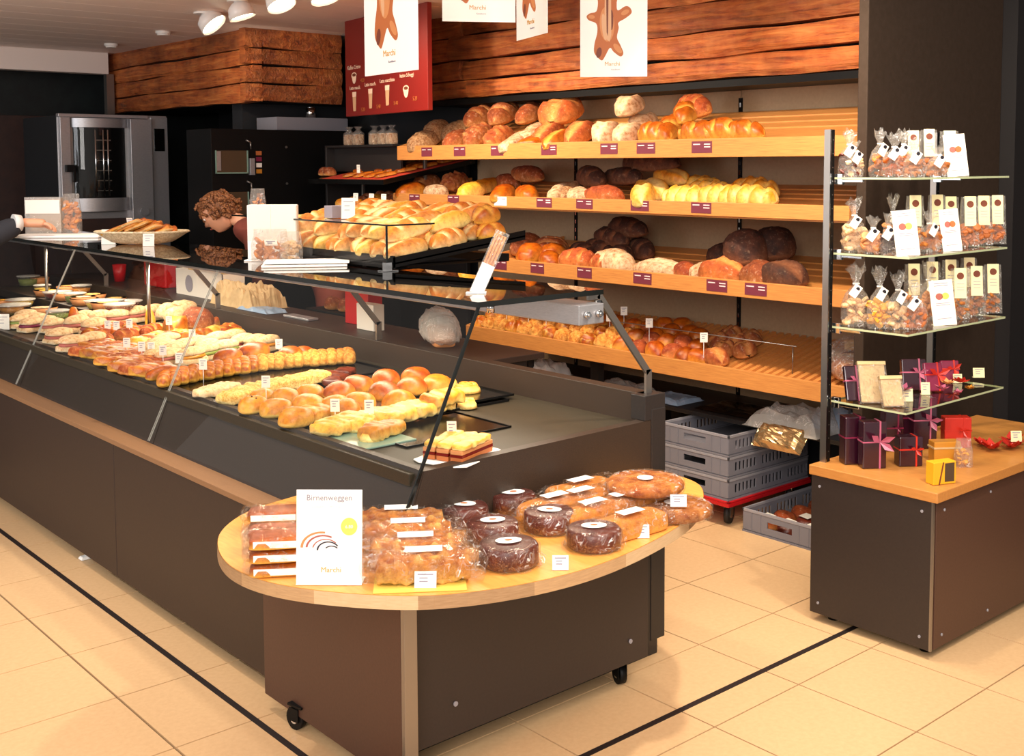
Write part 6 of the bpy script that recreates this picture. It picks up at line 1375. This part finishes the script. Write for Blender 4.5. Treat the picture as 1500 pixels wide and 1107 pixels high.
card('small cream price card among the red paper flowers', (4.10, 1.965, z+.03), .04, .04, tilt=-10, mat='ivory')
# ================================================================ PEOPLE
def skin(name, verts, edges, mat, parent, root=0, sub=2):
    """verts: (x, y, z, radius) joints joined by edges and grown into one surface"""
    me = bpy.data.meshes.new(name); me.from_pydata([v[:3] for v in verts], edges, []); ob = bpy.data.objects.new(name, me); COL.objects.link(ob)
    md = ob.modifiers.new('skin', 'SKIN'); md.use_smooth_shade = True
    for i, v in enumerate(verts):
        r = v[3]; me.skin_vertices[0].data[i].radius = (r, r) if not hasattr(r, '__len__') else r
    me.skin_vertices[0].data[root].use_root = True
    sb = ob.modifiers.new('sub', 'SUBSURF'); sb.levels = sb.render_levels = sub
    dg = bpy.context.evaluated_depsgraph_get(); m2 = bpy.data.meshes.new_from_object(ob.evaluated_get(dg)); bpy.data.objects.remove(ob)
    m2.materials.clear(); m2.materials.append(M[mat])
    for p in m2.polygons: p.use_smooth = True
    o = bpy.data.objects.new(name, m2); COL.objects.link(o); o.parent = parent; return o
def head_mesh(s=1.0, mat='skin'):
    """head facing -y, chin at z=0, crown about z=.235"""
    b = MB(); nu, nv = 30, 36; vs = []
    for i in range(nu+1):
        ph = math.pi*i/nu; z = .5-.5*math.cos(ph)
        for j in range(nv):
            a = 2*math.pi*j/nv; ca, sa = math.cos(a), math.sin(a)         # sa = -1 is the face
            rx = .076*math.sin(ph)**.75*(1-.22*max(0, .5-z)*1.6); ry = .098*math.sin(ph)**.7
            x = rx*ca; y = ry*sa
            fr = max(0, -sa)
            if z < .42 and sa > 0: y *= .62+.38*(z/.42)                # back of the neck drawn in
            jaw = max(0, .35-z)/.35
            x *= 1-.28*jaw*fr; 
            y += -.016*math.exp(-((z-.44)/.075)**2)*math.exp(-(ca/.17)**2)*fr*1.35   # nose
            y += -.010*math.exp(-((z-.40)/.03)**2)*math.exp(-(ca/.13)**2)*fr
            y += .010*math.exp(-((z-.535)/.05)**2)*math.exp(-((abs(ca)-.42)/.17)**2)*fr # eye hollows
            y += -.006*math.exp(-((z-.60)/.05)**2)*fr                     # brow
            y += -.005*math.exp(-((z-.255)/.022)**2)*math.exp(-(ca/.3)**2)*fr; y += .004*math.exp(-((z-.31)/.02)**2)*math.exp(-(ca/.3)**2)*fr
            y += -.010*math.exp(-((z-.08)/.06)**2)*math.exp(-(ca/.35)**2)*fr             # chin
            vs.append((x*s, y*s, z*.235*s))
    b.add(vs, [(i*nv+j, i*nv+(j+1) % nv, (i+1)*nv+(j+1) % nv, (i+1)*nv+j) for i in range(nu) for j in range(nv)], True)
    return b
def face_parts(par, m):
    for sx in (-1, 1):
        MB().lathe([(.0005, -.011), (.009, -.006), (.0115, 0), (.009, .006), (.0005, .011)], 14).xf(m @ Matrix.Translation((sx*.030, -.083, .126))).build('eye', 'paper', par)
        MB().lathe([(.0005, -.002), (.0055, 0)], 12).xf(m @ Matrix.Translation((sx*.030, -.0955, .126)) @ Matrix.Rotation(math.pi/2, 4, 'X')).build('iris', 'eye', par)
        e = MB(); k = 12; vs = [(sx*(.077+.004*math.cos(2*math.pi*i/k)), .006+.015*math.cos(2*math.pi*i/k), .118+.028*math.sin(2*math.pi*i/k)) for i in range(k)]
        vs2 = [(sx*.088, .012+.019*math.cos(2*math.pi*i/k), .120+.034*math.sin(2*math.pi*i/k)) for i in range(k)]; e.add(vs+vs2+[(sx*.082, .008, .118)], [(i, (i+1) % k, k+(i+1) % k, k+i) for i in range(k)]+[(k+i, k+(i+1) % k, 2*k) for i in range(k)], True); e.xf(m).build('ear', 'skin', par)
        MB().box(sx*.030-.014, sx*.030+.014, -.099, -.094, .144, .149).xf(m).build('eyebrow', 'hair', par)
    MB().lathe([(.0005, -.022), (.005, -.012), (.0065, 0), (.005, .012), (.0005, .022)], 10).xf(m @ Matrix.Translation((0, -.098, .062)) @ Matrix.Rotation(math.pi/2, 4, 'Y')).build('lips', 'lips', par)
def hand(par, wrist, dirv, palm_n, mat='skin', side=1, curl=.5, name='hand'):
    """palm plus five bent fingers; dirv = towards the fingertips, palm_n = out of the back of the hand"""
    d = Vector(dirv).normalized(); n = Vector(palm_n); n = (n-n.dot(d)*d).normalized(); s = d.cross(n).normalized()*side; w = Vector(wrist)
    V, E = [], []
    def v(p, r): V.append((p.x, p.y, p.z, r)); return len(V)-1
    root = v(w-d*.07, .026); p1 = v(w+d*.035, (.034, .026)); p2 = v(w+d*.072, (.038, .026)); E += [(root, p1), (p1, p2)]
    o = skin(name, V, E, mat, par, 0, 2)
    for k, (off, L) in enumerate([(-.030, .070), (-.010, .080), (.010, .076), (.028, .060)]):
        V, E = [], []; b0 = w+d*.060+s*off; a = 0; q = b0; pts = [q]
        for t in range(3): a += curl*(.5+.3*t); q = q+(d*math.cos(a)-n*math.sin(a))*L*(.42, .32, .26)[t]; pts.append(q)
        for i, q in enumerate(pts): v(q, (.0105, .0098, .009, .0078)[i])
        skin('finger', V, [(0, 1), (1, 2), (2, 3)], mat, o, 0, 2)
    V = []; b0 = w+d*.022-s*.022; pts = [b0, b0-s*.026+d*.022-n*.008, b0-s*.034+d*.050-n*.02, b0-s*.026+d*.074-n*.032]
    for i, q in enumerate(pts): v(q, (.013, .0115, .010, .0085)[i])
    skin('thumb', V, [(0, 1), (1, 2), (2, 3)], mat, o, 0, 2); return o
# assistant behind the counter, bending forward
hp = at(322, 322, 'x', 3.20)
cl = empty('person', 'shop assistant with curly auburn hair and rust red shirt bending down behind the counter', 'person', (hp.x+.35, hp.y-.45, 0)); CO = cl.location
def L_(x, y, z): return (x-CO.x, y-CO.y, z)
hx, hy, hz = hp.x, hp.y, hp.z        # chin/jaw area of the head
face = Vector((-.62, .72, 0)).normalized(); hip = Vector((hx+.42, hy-.62, .98)); neck = Vector((hx+.085, hy-.105, hz+.0)); chest = (neck*.82+hip*.18)+Vector((.02, -.02, -.03)); wst = neck*.3+hip*.7
side = Vector((face.y, -face.x, 0))
def pv(v, r): return (v.x-CO.x, v.y-CO.y, v.z, r)
shl, shr = chest+side*.16+Vector((0, 0, .01)), chest-side*.16+Vector((0, 0, .01)); 
ell, elr = shl+Vector((.03, .03, -.27)), shr+Vector((.06, .03, -.27)); wrl, wrr = ell+Vector((.02, .14, -.08)), elr+Vector((.04, .14, -.08))
knl, knr = hip+side*.09+Vector((0, 0, -.46)), hip-side*.09+Vector((0, 0, -.46)); fol, fo2 = Vector((knl.x, knl.y, .07)), Vector((knr.x, knr.y, .07))
V = [pv(hip, (.16, .12)), pv(wst, (.15, .11)), pv(chest, (.16, .12)), pv(neck+face*.03+Vector((0, 0, -.02)), .085), pv(shl, .065), pv(shr, .065), pv(ell, .045), pv(elr, .045), pv(wrl, .032), pv(wrr, .032), pv(knl, .07), pv(knr, .07), pv(fol, .045), pv(fo2, .045), pv(hip+side*.08-Vector((0, 0, .06)), .10), pv(hip-side*.08-Vector((0, 0, .06)), .10)]
skin('body', V, [(0, 1), (1, 2), (2, 3), (2, 4), (2, 5), (4, 6), (5, 7), (6, 8), (7, 9), (0, 14), (0, 15), (14, 10), (15, 11), (10, 12), (11, 13)], 'rust_cloth', cl)
skin('neck', [pv(neck-(neck-chest)*.2, .050), pv(neck+face*.02, .046), pv(neck+face*.06+Vector((0, 0, .02)), .045)], [(0, 1), (1, 2)], 'skin', cl)
for f_ in (fol, fo2): MB().box(-.045, .045, -.10, .16, 0, .07).xf(Matrix.Translation((f_.x-CO.x, f_.y-CO.y, 0)) @ Matrix.Rotation(math.atan2(face.y, face.x)-math.pi/2, 4, 'Z')).build('shoe', 'black', cl, .02)
for wv, sd in ((wrl, 1), (wrr, -1)): hand(cl, (wv.x-CO.x, wv.y-CO.y, wv.z), (.1, .8, -.5), (0, 0, 1), 'skin', sd, .5)
hrot = Matrix.Translation((hx-CO.x, hy-CO.y, hz-.07)) @ Matrix.Rotation(math.atan2(face.y, face.x)+math.pi/2, 4, 'Z') @ Matrix.Rotation(R(42), 4, 'X')
hrot = Matrix.Translation((hx-CO.x, hy-CO.y, hz)) @ Matrix.Rotation(math.atan2(face.y, face.x)+math.pi/2, 4, 'Z') @ Matrix.Rotation(R(38), 4, 'X') @ Matrix.Translation((0, .02, -.075))
hd = head_mesh().xf(hrot).build('head', 'skin', cl); face_parts(hd, hrot)
def hair_mesh(m, seed=1, back=1.0, r0=.014):
    b = MB(); rr = random.Random(seed)
    for q in range(170):
        a = rr.uniform(0, 2*math.pi); zz = rr.uniform(.05, 1); sa = math.sin(a); 
        if sa < -.25 and zz < .60: continue
        if abs(math.cos(a)) > .75 and sa < .2 and zz < .30: continue
        zr = .06+.165*zz; rad = math.sqrt(max(0, 1-((zr-.13)/.118)**2)); x, y = .082*rad*math.cos(a), .01+.098*rad*sa
        pts = [Vector((x, y, zr))]; dv = Vector((rr.uniform(-1, 1), rr.uniform(-.6, 1), rr.uniform(-1, .2))).normalized()
        out = Vector((x, y, (zr-.12)*.8)).normalized()
        p_ = Vector((x, y, zr))+out*.006; pts = []
        for t in range(6): ph = t*1.25; pts.append(p_+out*(.006*math.sin(ph)+.003)+dv*(.009*t)+Vector((0, 0, -.0035*t)))
        b.tube(pts, r0*rr.uniform(.5, .8), 6)
    b.xf(m); return b
cap = head_mesh(1.07); 
cap.v = [v for v in cap.v]; hb = MB(); keep = []
for f in cap.f:
    c_ = sum((Vector(cap.v[i]) for i in f), Vector())/len(f)
    if (c_.z > .185) or (c_.y > -.025 and c_.z > .075): keep.append(f)
hb.add(cap.v, keep, True); hb.xf(hrot @ Matrix.Translation((0, .004, -.004))); ho = hb.build('hair', 'hair', hd)
hair_mesh(hrot).build('curls', 'hair', hd)

# customer at the left edge reaching over the glass top
hd_p = at(72, 327, 'z', 1.315)
cu = empty('person', 'customer in a dark coat reaching over the glass top from the left edge', 'person', (1.25, 7.15, 0)); CO = cu.location
wr = Vector((2.10, 6.93, 1.30)); el = Vector((1.62, 7.02, 1.18)); sh = Vector((1.38, 7.12, 1.40)); pel = Vector((1.22, 7.20, .98)); ch = Vector((1.25, 7.18, 1.33)); nk = Vector((1.26, 7.18, 1.50)); s2 = Vector((1.15, 7.36, 1.40)); e2 = Vector((1.20, 7.42, 1.12)); w2 = Vector((1.38, 7.36, .98))
# the hand lands where the photograph shows it
hl = at(66, 326, 'x', 2.12); wr = Vector((2.06, hl.y+.02, hl.z-.0)); el = Vector((1.70, hl.y+.12, 1.17)); sh = Vector((1.42, hl.y+.22, 1.42)); off = Vector((1.42, hl.y+.22, 1.42))-Vector((1.38, 7.12, 1.40))
pel, ch, nk, s2, e2, w2 = [v+Vector((off.x, off.y, 0)) for v in (pel, ch, nk, s2, e2, w2)]
k1, k2 = pel+Vector((.02, -.10, -.46)), pel+Vector((0, .10, -.46)); f1, f2 = Vector((k1.x, k1.y, .08)), Vector((k2.x, k2.y, .08))
V = [pv(v, r) for v, r in ((pel, (.17, .14)), (ch, (.19, .14)), (nk-Vector((0, 0, .04)), .07), (sh, .085), (el, .075), (wr-Vector((.05, -.01, .0)), .058), (s2, .085), (e2, .062), (w2, .045), (k1, .085), (k2, .085), (f1, .055), (f2, .055), (pel+Vector((0, -.09, -.08)), .11), (pel+Vector((0, .09, -.08)), .11))]
skin('body', V, [(0, 1), (1, 2), (1, 3), (3, 4), (4, 5), (1, 6), (6, 7), (7, 8), (0, 13), (0, 14), (13, 9), (14, 10), (9, 11), (10, 12)], 'dark_cloth', cu)
cuff = wr-Vector((.07, -.02, 0)); MB().cyl(tuple(cuff-Vector((.02, 0, 0))-CO), tuple(cuff+Vector((.02, 0, 0))-CO), .050, 16, .042).build('cuff', 'white_cloth', cu)
hand(cu, tuple(wr-CO), (.85, -.45, -.06), (.1, 0, 1), 'skin', 1, .55)
hand(cu, tuple(w2-CO+Vector((.02, 0, 0))), (.8, -.1, -.3), (0, 0, 1), 'skin', -1, .5)
hm = Matrix.Translation(tuple(nk-CO+Vector((0.02, 0, .03)))) @ Matrix.Rotation(R(75), 4, 'Z'); h2 = head_mesh().xf(hm).build('head', 'skin', cu); face_parts(h2, hm)
skin('neck', [pv(nk-Vector((0, 0, .06)), .055), pv(nk+Vector((0, 0, .03)), .052), pv(nk+Vector((.01, 0, .09)), .05)], [(0, 1), (1, 2)], 'skin', cu); hair_mesh(hm, 4).build('hair', 'hair', h2)
for f_ in (f1, f2): MB().box(-.045, .045, -.10, .16, 0, .08).xf(Matrix.Translation((f_.x-CO.x, f_.y-CO.y, 0)) @ Matrix.Rotation(R(-90), 4, 'Z')).build('shoe', 'black', cu, .02)
